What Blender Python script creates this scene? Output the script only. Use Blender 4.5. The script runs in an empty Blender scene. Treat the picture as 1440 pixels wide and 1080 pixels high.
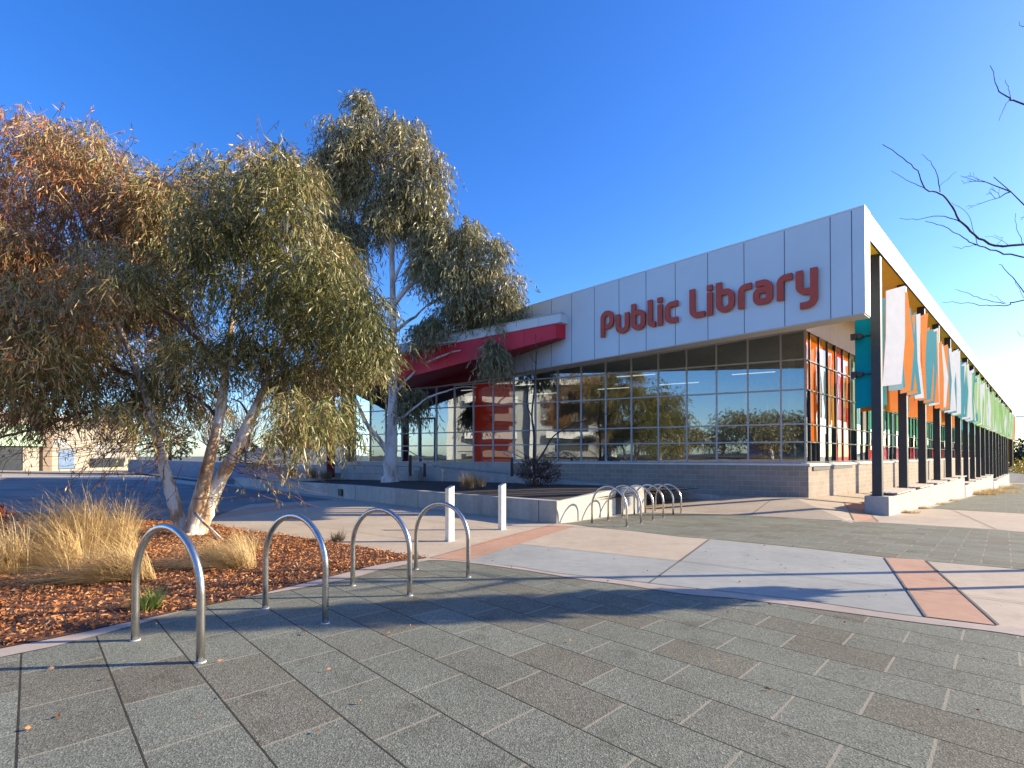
import bpy, bmesh, math, random
import numpy as np
from mathutils import Vector, Matrix
random.seed(7); RNG = np.random.default_rng(11)
SC = bpy.context.scene
COL = SC.collection
F = 715.0; CX = 720.0; HOR = 640.0; PITCH = math.radians(0.7)
YPP = HOR - F*math.tan(PITCH)
ZC = 1.3                                   # camera height above the origin
BX, BY = 0.7261, 0.6876                    # direction of the long side of the library
AX, AY = -0.6876, 0.7261                   # direction along its front

# ------------------------------------------------------------------ geometry helpers
def ray(x, y):
    u = (x-CX)/F; w = -(y-YPP)/F
    fw = math.cos(PITCH) - w*math.sin(PITCH)
    return u/fw, (math.sin(PITCH)+w*math.cos(PITCH))/fw
def at(x, y, Y):
    t, s = ray(x, y); return Vector((t*Y, Y, s*Y+ZC))
def qp(X, Y): return BX*X+BY*Y, AX*X+AY*Y
def xy(q, p): return BX*q+AX*p, BY*q+AY*p
def P(q, p, z):
    X, Y = xy(q, p); return Vector((X, Y, z+ZC))
def cl(a, lo=0.0, hi=1.0): return max(lo, min(hi, a))
Q0, Q1, P0, P1 = 15.8, 20.0, 3.6, 6.2
def gz(X, Y):
    q, p = qp(X, Y)
    z = -(1.3+0.0279*cl(q, -40, 85)+0.0149*cl(p, -60, 32))
    r = min(cl((q-Q0)/(Q1-Q0)), cl((p-P0)/(P1-P0)))
    return z + 0.37*r + ZC
def gp(x, y):
    t, s = ray(x, y)
    Y = 0.6; prev = Y
    while Y < 600:
        if s*Y+ZC <= gz(t*Y, Y): break
        prev = Y; Y *= 1.03
    lo, hi = prev, Y
    for _ in range(40):
        m = (lo+hi)/2
        if s*m+ZC <= gz(t*m, m): hi = m
        else: lo = m
    return Vector((t*hi, hi, gz(t*hi, hi)))
GX, GY = 11.30, 19.60
def G(v, off, z):                          # the glazed front: v along it, off towards the street
    return Vector((GX-0.888*v-0.46*off, GY+0.46*v-0.888*off, z+ZC))

class MB:
    def __init__(self): self.v = []; self.f = []
    def quad(self, *pts):
        n = len(self.v); self.v += [tuple(p) for p in pts]; self.f.append(tuple(range(n, n+len(pts))))
    def hexa(self, b, t):                  # bottom four, top four (same order)
        n = len(self.v); self.v += [tuple(p) for p in b]+[tuple(p) for p in t]
        for f in ((3,2,1,0),(4,5,6,7),(0,1,5,4),(1,2,6,5),(2,3,7,6),(3,0,4,7)):
            self.f.append(tuple(n+i for i in f))
    def boxqp(self, q0, q1, p0, p1, z0, z1):
        self.hexa([P(q0,p0,z0),P(q0,p1,z0),P(q1,p1,z0),P(q1,p0,z0)],[P(q0,p0,z1),P(q0,p1,z1),P(q1,p1,z1),P(q1,p0,z1)])
    def boxg(self, v0, v1, o0, o1, z0, z1, z0b=None, z1b=None):
        z0b = z0 if z0b is None else z0b; z1b = z1 if z1b is None else z1b
        self.hexa([G(v0,o0,z0),G(v0,o1,z0),G(v1,o1,z0b),G(v1,o0,z0b)],[G(v0,o0,z1),G(v0,o1,z1),G(v1,o1,z1b),G(v1,o0,z1b)])
    def box(self, c, sx, sy, sz, rz=0.0):
        ca, sa = math.cos(rz), math.sin(rz); b = []; t = []
        for dx, dy in ((-1,-1),(1,-1),(1,1),(-1,1)):
            x, y = dx*sx/2, dy*sy/2
            X, Y = c[0]+ca*x-sa*y, c[1]+sa*x+ca*y
            b.append((X,Y,c[2]-sz/2)); t.append((X,Y,c[2]+sz/2))
        self.hexa(b, t)
    def prism(self, poly, z0, z1):
        n = len(self.v); k = len(poly)
        self.v += [(p[0],p[1],z0) for p in poly]+[(p[0],p[1],z1) for p in poly]
        self.f.append(tuple(n+i for i in range(k))[::-1]); self.f.append(tuple(n+k+i for i in range(k)))
        for i in range(k):
            j = (i+1)%k; self.f.append((n+i,n+j,n+k+j,n+k+i))
    def tube(self, pts, rad, seg=8, cap=True):
        pts = [Vector(p) for p in pts]; n0 = len(self.v); k = len(pts)
        rad = rad if hasattr(rad, '__len__') else [rad]*k
        prevx = None
        for i, p in enumerate(pts):
            d = (pts[min(i+1,k-1)]-pts[max(i-1,0)])
            if d.length < 1e-9: d = Vector((0,0,1))
            d.normalize()
            if prevx is None:
                a = Vector((0,0,1)) if abs(d.z) < .9 else Vector((1,0,0))
                ex = d.cross(a).normalized()
            else:
                ex = (prevx - d*prevx.dot(d)).normalized()
            prevx = ex; ey = d.cross(ex)
            for j in range(seg):
                a = 2*math.pi*j/seg
                self.v.append(tuple(p+(ex*math.cos(a)+ey*math.sin(a))*rad[i]))
        for i in range(k-1):
            for j in range(seg):
                a = n0+i*seg+j; b = n0+i*seg+(j+1)%seg
                self.f.append((a,b,b+seg,a+seg))
        if cap:
            self.f.append(tuple(n0+j for j in range(seg))[::-1]); self.f.append(tuple(n0+(k-1)*seg+j for j in range(seg)))
    def build(self, name, mat, parent=None, smooth=False, bevel=0.0, loc=None):
        me = bpy.data.meshes.new(name)
        vs = self.v
        off = Vector((0,0,0))
        a_ = parent
        while a_ is not None: off = off+a_.location; a_ = a_.parent
        if loc is not None and parent is None: off = Vector(loc)
        vs = [(a-off.x, b-off.y, c-off.z) for a, b, c in vs]
        me.from_pydata(vs, [], self.f); me.update()
        bm = bmesh.new(); bm.from_mesh(me)
        bmesh.ops.recalc_face_normals(bm, faces=bm.faces)
        bm.to_mesh(me); bm.free()
        if smooth: me.polygons.foreach_set('use_smooth', [True]*len(me.polygons))
        me.materials.append(mat)
        o = bpy.data.objects.new(name, me); COL.objects.link(o)
        if parent is not None: o.parent = parent
        elif loc is not None: o.location = Vector(loc)
        if bevel:
            m = o.modifiers.new('bevel', 'BEVEL'); m.width = bevel; m.segments = 2; m.limit_method = 'ANGLE'
        return o
def empty(name, loc, label, cat, group=None):
    o = bpy.data.objects.new(name, None); COL.objects.link(o); o.location = loc; o.empty_display_size = .3
    tag(o, label, cat, group); return o
def tag(o, label, cat, group=None):
    o['label'] = label; o['category'] = cat
    if group: o['group'] = group
    return o
def copy_tree(o, parent=None):
    c = o.copy(); COL.objects.link(c)
    if parent is not None: c.parent = parent
    for ch in list(o.children): copy_tree(ch, c)
    return c

# ------------------------------------------------------------------ materials
def newmat(name):
    m = bpy.data.materials.new(name); m.use_nodes = True
    nt = m.node_tree; b = nt.nodes['Principled BSDF']
    return m, nt, b
def nd(nt, typ, **kw):
    n = nt.nodes.new(typ)
    for k, v in kw.items(): setattr(n, k, v)
    return n
def lk(nt, a, b): nt.links.new(a, b)
def mth(nt, op, a, b=None, c=None):
    n = nd(nt, 'ShaderNodeMath', operation=op)
    for i, x in enumerate((a, b, c)):
        if x is None: continue
        if isinstance(x, (int, float)): n.inputs[i].default_value = x
        else: lk(nt, x, n.inputs[i])
    return n.outputs[0]
def mixc(nt, fac, a, b, blend='MIX'):
    n = nd(nt, 'ShaderNodeMix', data_type='RGBA', blend_type=blend)
    for i, x in ((0, fac), (6, a), (7, b)):
        if isinstance(x, (int, float)): n.inputs[i].default_value = x
        elif isinstance(x, tuple): n.inputs[i].default_value = (*x, 1) if len(x) == 3 else x
        else: lk(nt, x, n.inputs[i])
    return n.outputs[2]
def pos(nt):
    return nd(nt, 'ShaderNodeNewGeometry').outputs['Position']
def noise(nt, vec, scale, detail=4, rough=.55):
    n = nd(nt, 'ShaderNodeTexNoise'); n.inputs['Scale'].default_value = scale
    n.inputs['Detail'].default_value = detail; n.inputs['Roughness'].default_value = rough
    lk(nt, vec, n.inputs['Vector']); return n.outputs['Fac']
def ramp(nt, fac, stops):
    n = nd(nt, 'ShaderNodeValToRGB'); e = n.color_ramp.elements
    while len(e) < len(stops): e.new(.5)
    for el, (p, c) in zip(e, stops): el.position = p; el.color = (*c, 1)
    lk(nt, fac, n.inputs['Fac']); return n.outputs['Color']
def bump(nt, b, h, strength=.3, dist=.01):
    n = nd(nt, 'ShaderNodeBump'); n.inputs['Strength'].default_value = strength; n.inputs['Distance'].default_value = dist
    lk(nt, h, n.inputs['Height']); lk(nt, n.outputs['Normal'], b.inputs['Normal'])
def plain(name, col, rough=.5, metal=0.0, var=.15, scale=3.0, fine=0.0, bstr=0.0, spec=None):
    m, nt, b = newmat(name)
    ps = pos(nt)
    n1 = noise(nt, ps, scale, 5)
    dark = tuple(c*(1-var) for c in col); light = tuple(min(1, c*(1+var)) for c in col)
    c = ramp(nt, n1, [(.3, dark), (.7, light)])
    if fine:
        n2 = noise(nt, ps, 90, 3)
        c = mixc(nt, fine, c, ramp(nt, n2, [(.3, (.25,.25,.25)), (.7, (1,1,1))]), 'MULTIPLY')
        if bstr: bump(nt, b, n2, bstr, .004)
    elif bstr: bump(nt, b, noise(nt, ps, 40, 4), bstr, .01)
    lk(nt, c, b.inputs['Base Color']); b.inputs['Roughness'].default_value = rough; b.inputs['Metallic'].default_value = metal
    if spec is not None: b.inputs['Specular IOR Level'].default_value = spec
    return m
def concrete(name, col, joints=None, stain=.25, streak=0.0, bright=1.0):
    m, nt, b = newmat(name); ps = pos(nt)
    n1 = noise(nt, ps, .7, 6, .6); n2 = noise(nt, ps, 6, 6, .65); n3 = noise(nt, ps, 140, 2)
    c = ramp(nt, n1, [(.3, tuple(x*(1-stain) for x in col)), (.7, tuple(min(1, x*(1+stain*.5)) for x in col))])
    c = mixc(nt, .5, c, ramp(nt, n2, [(.25, (.62,.62,.62)), (.75, (1,1,1))]), 'MULTIPLY')
    c = mixc(nt, .35, c, ramp(nt, n3, [(.35, (.6,.6,.6)), (.65, (1,1,1))]), 'MULTIPLY')
    n7 = noise(nt, ps, 3.1, 7, .7)
    c = mixc(nt, .55, c, ramp(nt, n7, [(.28, (.66,.63,.60)), (.42, (1,1,1)), (.8, (1.06,1.06,1.05))]), 'MULTIPLY')
    if streak:
        mp = nd(nt, 'ShaderNodeMapping'); mp.inputs['Scale'].default_value = (2.2, 2.2, .3); lk(nt, ps, mp.inputs['Vector'])
        ns = noise(nt, mp.outputs[0], 1.6, 5, .6)
        c = mixc(nt, streak, c, ramp(nt, ns, [(.38, (.38,.36,.34)), (.6, (1,1,1))]), 'MULTIPLY')
    lk(nt, c, b.inputs['Base Color']); b.inputs['Roughness'].default_value = .85; b.inputs['Specular IOR Level'].default_value = .25
    bump(nt, b, n3, .25, .003)
    return m
def paver(name, tint=(.19,.203,.168), lu=.64, lv=.41, gap=1.0):
    m, nt, b = newmat(name); ps = pos(nt)
    dx, dy = -0.7192, 0.6949
    sep = nd(nt, 'ShaderNodeSeparateXYZ'); lk(nt, ps, sep.inputs[0])
    X, Y = sep.outputs[0], sep.outputs[1]
    u = mth(nt, 'ADD', mth(nt, 'MULTIPLY', X, dx), mth(nt, 'MULTIPLY', Y, dy))
    v = mth(nt, 'ADD', mth(nt, 'MULTIPLY', X, BX), mth(nt, 'MULTIPLY', Y, BY))
    v = mth(nt, 'DIVIDE', mth(nt, 'ADD', v, 50.06), lv)
    row = mth(nt, 'FLOOR', v); fv = mth(nt, 'FRACT', v)
    uu = mth(nt, 'ADD', mth(nt, 'DIVIDE', mth(nt, 'ADD', u, 50.0), lu), mth(nt, 'MULTIPLY', row, .5))
    cu = mth(nt, 'FLOOR', uu); fu = mth(nt, 'FRACT', uu)
    wob = mth(nt, 'MULTIPLY', mth(nt, 'SUBTRACT', noise(nt, ps, 30, 3), .5), .014)
    fu = mth(nt, 'ADD', fu, wob); fv = mth(nt, 'ADD', fv, wob)
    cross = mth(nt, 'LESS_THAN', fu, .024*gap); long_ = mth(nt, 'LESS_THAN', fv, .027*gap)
    comb = nd(nt, 'ShaderNodeCombineXYZ'); lk(nt, row, comb.inputs[0]); lk(nt, cu, comb.inputs[1])
    wn = nd(nt, 'ShaderNodeTexWhiteNoise', noise_dimensions='2D'); lk(nt, comb.outputs[0], wn.inputs['Vector'])
    t = tint
    pc = ramp(nt, wn.outputs['Value'], [(0, (t[0]*.90,t[1]*.82,t[2]*.78)), (.16, (t[0]*.92,t[1]*.86,t[2]*.84)), (.3, tuple(x*.98 for x in t)), (.8, t), (1, tuple(x*1.12 for x in t))])
    vo = nd(nt, 'ShaderNodeTexVoronoi'); vo.inputs['Scale'].default_value = 130; lk(nt, ps, vo.inputs['Vector'])
    stone = nd(nt, 'ShaderNodeSeparateColor'); lk(nt, vo.outputs['Color'], stone.inputs[0])
    sp = ramp(nt, stone.outputs[0], [(0, (.5,.5,.5)), (.45, (.85,.85,.85)), (.85, (1.08,1.08,1.08)), (1, (1.5,1.5,1.46))])
    c = mixc(nt, .95, pc, sp, 'MULTIPLY')
    n0 = noise(nt, ps, .9, 6, .6)
    c = mixc(nt, .8, c, ramp(nt, n0, [(.25, (.72,.70,.68)), (.75, (1.08,1.08,1.08))]), 'MULTIPLY')
    n5 = noise(nt, ps, 2.6, 5, .7); n6 = noise(nt, ps, 11, 2)
    c = mixc(nt, .7, c, ramp(nt, n5, [(.30, (.60,.58,.55)), (.42, (1,1,1)), (.75, (1.1,1.1,1.1))]), 'MULTIPLY')
    c = mixc(nt, .6, c, ramp(nt, n6, [(.24, (.45,.44,.42)), (.29, (1,1,1))]), 'MULTIPLY')
    c = mixc(nt, mth(nt, 'MULTIPLY', cross, .9), c, (.28,.26,.20))  # low sun on the cross joints is put into their pale colour
    c = mixc(nt, mth(nt, 'MULTIPLY', long_, .93), c, (.03,.028,.024))  # shade in the long joints is put into this dark colour
    lk(nt, c, b.inputs['Base Color']); b.inputs['Roughness'].default_value = .9; b.inputs['Specular IOR Level'].default_value = .2
    h = mth(nt, 'SUBTRACT', mth(nt, 'MULTIPLY', vo.outputs['Distance'], 1.0), mth(nt, 'MULTIPLY', mth(nt, 'MAXIMUM', long_, mth(nt,'MULTIPLY',cross,.6)), 3.0))
    bump(nt, b, h, .5, .004)
    return m
def blockwork(name):
    m, nt, b = newmat(name); tc = nd(nt, 'ShaderNodeTexCoord')
    uv = tc.outputs['UV']
    br = nd(nt, 'ShaderNodeTexBrick'); br.inputs['Scale'].default_value = 1.0
    br.inputs['Brick Width'].default_value = .4; br.inputs['Row Height'].default_value = .2; br.inputs['Mortar Size'].default_value = .006
    br.inputs['Mortar Smooth'].default_value = .2; br.inputs['Bias'].default_value = 0
    br.inputs['Color1'].default_value = (.37,.31,.255,1); br.inputs['Color2'].default_value = (.31,.26,.21,1); br.inputs['Mortar'].default_value = (.58,.54,.48,1)
    lk(nt, uv, br.inputs['Vector'])
    ps = pos(nt)
    c = mixc(nt, .7, br.outputs['Color'], ramp(nt, noise(nt, ps, 60, 4), [(.3, (.7,.7,.7)), (.7, (1.1,1.1,1.1))]), 'MULTIPLY')
    c = mixc(nt, .5, c, ramp(nt, noise(nt, ps, 1.5, 5), [(.3, (.75,.73,.72)), (.7, (1,1,1))]), 'MULTIPLY')
    lk(nt, c, b.inputs['Base Color']); b.inputs['Roughness'].default_value = .9
    bump(nt, b, mth(nt, 'SUBTRACT', 1.0, br.outputs['Fac']), .5, .01)
    return m
def glassmat(name, tint, refl, col=None):
    m = bpy.data.materials.new(name); m.use_nodes = True; nt = m.node_tree; nt.nodes.clear()
    out = nd(nt, 'ShaderNodeOutputMaterial'); tr = nd(nt, 'ShaderNodeBsdfTransparent'); gl = nd(nt, 'ShaderNodeBsdfGlossy')
    tr.inputs['Color'].default_value = (*tint, 1); gl.inputs['Roughness'].default_value = .0; gl.inputs['Color'].default_value = (.86,.94,.97,1)
    lw = nd(nt, 'ShaderNodeFresnel'); lw.inputs['IOR'].default_value = 1.5
    ps = pos(nt); bp = nd(nt, 'ShaderNodeBump'); bp.inputs['Strength'].default_value = .05; bp.inputs['Distance'].default_value = .05
    lk(nt, noise(nt, ps, .9, 1), bp.inputs['Height']); lk(nt, bp.outputs[0], gl.inputs['Normal'])
    f = mth(nt, 'ADD', lw.outputs[0], refl); f = mth(nt, 'MINIMUM', f, .95)
    mx = nd(nt, 'ShaderNodeMixShader'); lk(nt, f, mx.inputs[0])
    first = tr.outputs[0]
    if col:
        df = nd(nt, 'ShaderNodeBsdfDiffuse'); df.inputs['Color'].default_value = (*col, 1); first = df.outputs[0]
    lk(nt, first, mx.inputs[1]); lk(nt, gl.outputs[0], mx.inputs[2]); lk(nt, mx.outputs[0], out.inputs[0])
    return m
def leafmat(name, cols, patch=.5, pscale=.5, trans=.25, rough=.4, side=None):
    """cols: colours of single leaves, spread leaf by leaf and in patches through the crown"""
    m, nt, b = newmat(name)
    ge = nd(nt, 'ShaderNodeNewGeometry')
    n1 = noise(nt, ge.outputs['Position'], pscale, 3)
    f = mth(nt, 'ADD', mth(nt, 'MULTIPLY', ge.outputs['Random Per Island'], 1-patch), mth(nt, 'MULTIPLY', mth(nt, 'MULTIPLY_ADD', mth(nt, 'SUBTRACT', n1, .5), 2.4, .5), patch))
    if side:                                 # one half of this crown has turned more bronze than the other
        sx = nd(nt, 'ShaderNodeSeparateXYZ'); lk(nt, ge.outputs['Position'], sx.inputs[0])
        f = mth(nt, 'ADD', f, mth(nt, 'MULTIPLY', mth(nt, 'SUBTRACT', side[0], sx.outputs[0]), side[1]))
    k = len(cols)
    c = ramp(nt, f, [(i/(k-1), cc) for i, cc in enumerate(cols)])
    lk(nt, c, b.inputs['Base Color']); b.inputs['Roughness'].default_value = rough; b.inputs['Specular IOR Level'].default_value = .45
    if trans:
        out = nt.nodes['Material Output']; tl = nd(nt, 'ShaderNodeBsdfTranslucent'); lk(nt, c, tl.inputs['Color'])
        mx = nd(nt, 'ShaderNodeMixShader'); mx.inputs[0].default_value = trans
        lk(nt, b.outputs[0], mx.inputs[1]); lk(nt, tl.outputs[0], mx.inputs[2]); lk(nt, mx.outputs[0], out.inputs[0])
    return m
def barkmat(name, c1, c2, c3, scale=5):
    m, nt, b = newmat(name); ps = pos(nt)
    mp = nd(nt, 'ShaderNodeMapping'); mp.inputs['Scale'].default_value = (1,1,.35); lk(nt, ps, mp.inputs['Vector'])
    n = noise(nt, mp.outputs[0], scale, 6, .65)
    c = ramp(nt, n, [(.28, c1), (.45, c2), (.52, c3), (.8, c3)])
    n2 = noise(nt, ps, 45, 4)
    c = mixc(nt, .5, c, ramp(nt, n2, [(.3, (.6,.6,.6)), (.6, (1,1,1))]), 'MULTIPLY')
    lk(nt, c, b.inputs['Base Color']); b.inputs['Roughness'].default_value = .85
    bump(nt, b, n, .5, .02)
    return m

M = {}
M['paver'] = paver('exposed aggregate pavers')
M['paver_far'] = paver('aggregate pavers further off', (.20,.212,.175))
M['tan'] = concrete('tan concrete paving', (.50,.42,.33), stain=.14)
M['grey'] = concrete('grey concrete paving', (.345,.36,.345), stain=.14)
M['red'] = concrete('terracotta concrete paving', (.50,.30,.21), stain=.15)
M['strip'] = concrete('pale stone edging', (.46,.39,.34), stain=.2)
M['asphalt'] = plain('asphalt', (.25,.24,.23), .95, var=.25, scale=.5, fine=.5, bstr=.3, spec=.05)
M['ground'] = plain('far ground', (.12,.12,.10), .95, var=.3, scale=.05, fine=.3)
M['dirt'] = plain('dark garden soil', (.055,.04,.032), .95, var=.4, scale=3, fine=.6, bstr=.6)
M['mulch'] = plain('bark mulch', (.13,.055,.028), .95, var=.6, scale=9, fine=.8, bstr=.9)
M['wall'] = concrete('cast concrete wall', (.52,.50,.46), stain=.2, streak=.22)
M['whitewall'] = concrete('pale painted concrete', (.52,.50,.46), stain=.1, streak=.2)
M['joint'] = plain('dark joint', (.09,.085,.08), .95)
M['block'] = blockwork('split face concrete blocks')
M['panel'] = plain('silver white composite panel', (.54,.62,.66), .3, var=.05, scale=.5)
_nt = M['panel'].node_tree; bump(_nt, _nt.nodes['Principled BSDF'], noise(_nt, pos(_nt), .9, 2), .12, .03)
M['panelside'] = plain('white coated panel', (.68,.68,.68), .4, var=.02, scale=.4)
M['seam'] = plain('panel seam', (.06,.07,.10), .7)
M['soffit'] = plain('beige soffit lining', (.50,.47,.40), .7, var=.05)
M['yellow'] = plain('yellow soffit lining', (.92,.56,.02), .6, var=.05)
M['cream'] = plain('cream bulkhead lining', (.62,.50,.40), .6, var=.04)
def seamed(m, pitch):
    nt = m.node_tree; b = nt.nodes['Principled BSDF']; src = b.inputs['Base Color'].links[0].from_socket; ps = pos(nt)
    dt = nd(nt, 'ShaderNodeVectorMath', operation='DOT_PRODUCT'); lk(nt, ps, dt.inputs[0]); dt.inputs[1].default_value = (BX, BY, 0)
    f = mth(nt, 'LESS_THAN', mth(nt, 'FRACT', mth(nt, 'DIVIDE', dt.outputs['Value'], pitch)), .014)
    lk(nt, mixc(nt, f, src, (.26,.2,.15)), b.inputs['Base Color'])
seamed(M['cream'], 1.25)
M['sign'] = plain('dark red letter enamel', (.46,.055,.022), .5, var=.06)
M['frame'] = plain('grey aluminium', (.40,.41,.42), .45, .1, var=.06)
M['darkframe'] = plain('charcoal aluminium', (.045,.047,.052), .45, .3, var=.1)
M['glass'] = glassmat('tinted glazing', (.56,.64,.60), .23)
M['redglass'] = glassmat('red backed glazing', (1,1,1), .08, (.62,.035,.012))
M['sideglass'] = glassmat('clear side glazing', (.55,.6,.58), .18)
M['sill'] = plain('pale metal sill', (.66,.65,.63), .5, var=.05)
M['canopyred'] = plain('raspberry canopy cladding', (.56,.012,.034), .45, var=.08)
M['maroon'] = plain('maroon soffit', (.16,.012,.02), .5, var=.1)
M['column'] = plain('charcoal painted steel', (.028,.033,.040), .42, .0, var=.12)
M['steel'] = plain('brushed stainless steel', (.52,.50,.47), .27, .95, var=.12, scale=20)
M['bollard'] = plain('satin aluminium', (.72,.70,.66), .38, .35, var=.06, scale=8)
M['black'] = plain('black powder coat', (.02,.02,.022), .5)
M['timber'] = plain('weathered bench slats', (.47,.41,.35), .8, var=.2, scale=8)
M['white'] = plain('white panel paint', (.72,.71,.69), .75, var=.05, spec=.12)
M['teal'] = plain('teal panel paint', (.0,.27,.33), .75, var=.05, spec=.12)
M['ltteal'] = plain('pale teal panel paint', (.20,.36,.40), .75, var=.05, spec=.12)
M['orange'] = plain('orange panel paint', (.78,.20,.008), .75, var=.05, spec=.12)
M['green'] = plain('lime panel paint', (.20,.48,.08), .75, var=.05, spec=.12)
M['ltgreen'] = plain('pale lime panel paint', (.36,.56,.22), .75, var=.05, spec=.12)
M['redblind'] = plain('red blind', (.48,.03,.02), .75, var=.05, spec=.12)
for k_, c_ in dict(orange=(.62,.14,.006), redblind=(.50,.02,.012), white=(.30,.27,.24), ochre=(.42,.20,.01), teal=(.0,.22,.24), ltteal=(.16,.32,.34), green=(.05,.36,.20), ltgreen=(.30,.40,.26)).items():
    M['film_'+k_] = glassmat(k_+' film on glass', (1,1,1), .10, c_)
M['ochre'] = plain('ochre panel paint', (.60,.36,.02), .5, var=.05)
M['floor'] = plain('carpet', (.14,.13,.12), .9)
M['inwall'] = plain('interior wall', (.52,.52,.48), .8)
M['ceil'] = plain('interior ceiling', (.42,.42,.36), .8)
M['shelf'] = plain('bookcase', (.30,.27,.22), .6)
M['redfurn'] = plain('red upholstery', (.45,.03,.03), .7)
M['lamp'], _nt, _b = newmat('lit tube'); _b.inputs['Emission Color'].default_value = (1,.97,.9,1); _b.inputs['Emission Strength'].default_value = .45
M['bark'] = barkmat('peeling gum bark', (.24,.12,.05), (.52,.36,.22), (.74,.69,.61), 4)
M['bark2'] = barkmat('pale gum bark', (.22,.10,.06), (.52,.46,.41), (.62,.60,.57), 3)
M['darkbark'] = barkmat('dark winter bark', (.02,.018,.018), (.035,.03,.03), (.06,.05,.045), 8)
M['twig'] = plain('reddish twig', (.16,.07,.05), .8, var=.3)
M['leaf1'] = leafmat('gum leaves bronze to olive', [(.03,.04,.010),(.085,.095,.022),(.19,.185,.055),(.42,.29,.14),(.38,.125,.04)], .46, .38, .16, side=(-5.0,.06))
M['leaf2'] = leafmat('gum leaves grey green', [(.06,.068,.03),(.15,.15,.065),(.25,.235,.12),(.34,.30,.17),(.33,.21,.11)], .35, .3, .2)
M['leafdark'] = leafmat('dark evergreen leaves', [(.015,.025,.01),(.03,.05,.018),(.05,.07,.025)], .4, .5, .15)
M['shrubleaf'] = leafmat('dull brown shrub leaves', [(.05,.035,.024),(.11,.07,.05),(.16,.11,.08)], .3, .9, .1)
M['yellowleaf'] = leafmat('yellow autumn shrub leaves', [(.20,.16,.02),(.42,.30,.03),(.55,.40,.04)], .4, .3, .2)
M['redleaf'] = leafmat('russet leaves', [(.16,.03,.01),(.30,.07,.02),(.38,.12,.03)], .3, .9, .25)
M['straw'] = leafmat('dry tussock blades', [(.30,.19,.08),(.52,.36,.16),(.66,.50,.25),(.74,.62,.38)], .35, 1.5, .3, .6)
M['straw2'] = leafmat('grey dry tussock blades', [(.16,.11,.06),(.28,.20,.10),(.36,.28,.16)], .3, 1.5, .2, .7)
M['grass'] = leafmat('fresh green blades', [(.10,.16,.03),(.18,.26,.05),(.34,.32,.12)], .3, 2, .3, .6)
M['litter'] = leafmat('dry leaf litter', [(.09,.03,.012),(.24,.08,.025),(.40,.15,.045),(.46,.21,.08),(.46,.34,.22)], .3, 2.2, .08, .7)
M['pinktwig'] = plain('grey pink winter twigs', (.20,.15,.14), .9, var=.3)
M['render'] = plain('cream render', (.36,.31,.25), .9, var=.08)
M['greenfascia'] = plain('pale green fascia', (.36,.50,.34), .8, var=.08)
M['roofgrey'] = plain('grey roof metal', (.42,.43,.45), .6, var=.1)
M['shutter'] = plain('roller shutter', (.30,.28,.26), .7, var=.06)
M['windark'] = plain('dark window', (.03,.035,.045), .15, var=.2)
M['bluedoor'] = plain('blue grey door glass', (.14,.20,.32), .2, var=.2)
M['hill'] = plain('distant wooded hillside', (.085,.12,.17), 1.0, var=.35, scale=.02)  # blue distance haze is put into this base colour
M['lampsteel'] = plain('galvanised steel', (.34,.36,.38), .5, .4)
M['aptwhite'] = plain('white render', (.72,.72,.70), .8, var=.04)
M['aptgrey'] = plain('grey render', (.36,.37,.38), .8, var=.05)

# ------------------------------------------------------------------ ground sheets
QC = sorted(set([-120,-80,-40,-20,-10,0,5,10,13,15,Q0,16.6,17.4,18.2,19,Q1,21,25,30,40,50,60,75,85,120,200]))
PC = sorted(set([-200,-120,-60,-30,-15,-8,-4,0,2,3,P0,4.1,4.6,5.1,5.6,P1,7,9,12,16,20,26,32,50,80,140]))
def catmull(pts, n=5):
    out = []
    for i in range(len(pts)-1):
        p0, p1, p2, p3 = pts[max(i-1,0)], pts[i], pts[i+1], pts[min(i+2,len(pts)-1)]
        for k in range(n):
            t = k/n
            out.append(tuple(.5*((2*b)+(c-a)*t+(2*a-5*b+4*c-d)*t*t+(3*b-a-3*c+d)*t**3) for a, b, c, d in zip(p0, p1, p2, p3)))
    out.append(tuple(pts[-1])); return out
def g2(pts): return [tuple(gp(*p)[:2]) for p in pts]
def sheet(name, poly, off, mat, kind='structure'):
    bm = bmesh.new()
    vs = []
    for p in poly:
        if vs and (Vector((p[0],p[1],0))-vs[-1].co).length < 1e-4: continue
        vs.append(bm.verts.new((p[0], p[1], 0)))
    f = bm.faces.new(vs); f.normal_update()
    if f.normal.z < 0: f.normal_flip()
    bmesh.ops.triangulate(bm, faces=bm.faces[:])
    for c in QC:
        bmesh.ops.bisect_plane(bm, geom=bm.verts[:]+bm.edges[:]+bm.faces[:], plane_co=(BX*c,BY*c,0), plane_no=(BX,BY,0), dist=1e-5)
    for c in PC:
        bmesh.ops.bisect_plane(bm, geom=bm.verts[:]+bm.edges[:]+bm.faces[:], plane_co=(AX*c,AY*c,0), plane_no=(AX,AY,0), dist=1e-5)
    for v in bm.verts: v.co.z = gz(v.co.x, v.co.y)+off
    me = bpy.data.meshes.new(name); bm.to_mesh(me); bm.free(); me.materials.append(mat)
    o = bpy.data.objects.new(name, me); COL.objects.link(o)
    if kind: o['kind'] = kind
    return o
big = [(-900,-500),(900,-500),(900,1600),(-900,1600)]
sheet('ground', big, -.09, M['ground'])
plaza = [xy(-25,-60), xy(95,-60), xy(95,30), xy(20,34), xy(10,40), xy(-25,40)]
sheet('concrete_path', plaza, 0, M['tan'])

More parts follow.
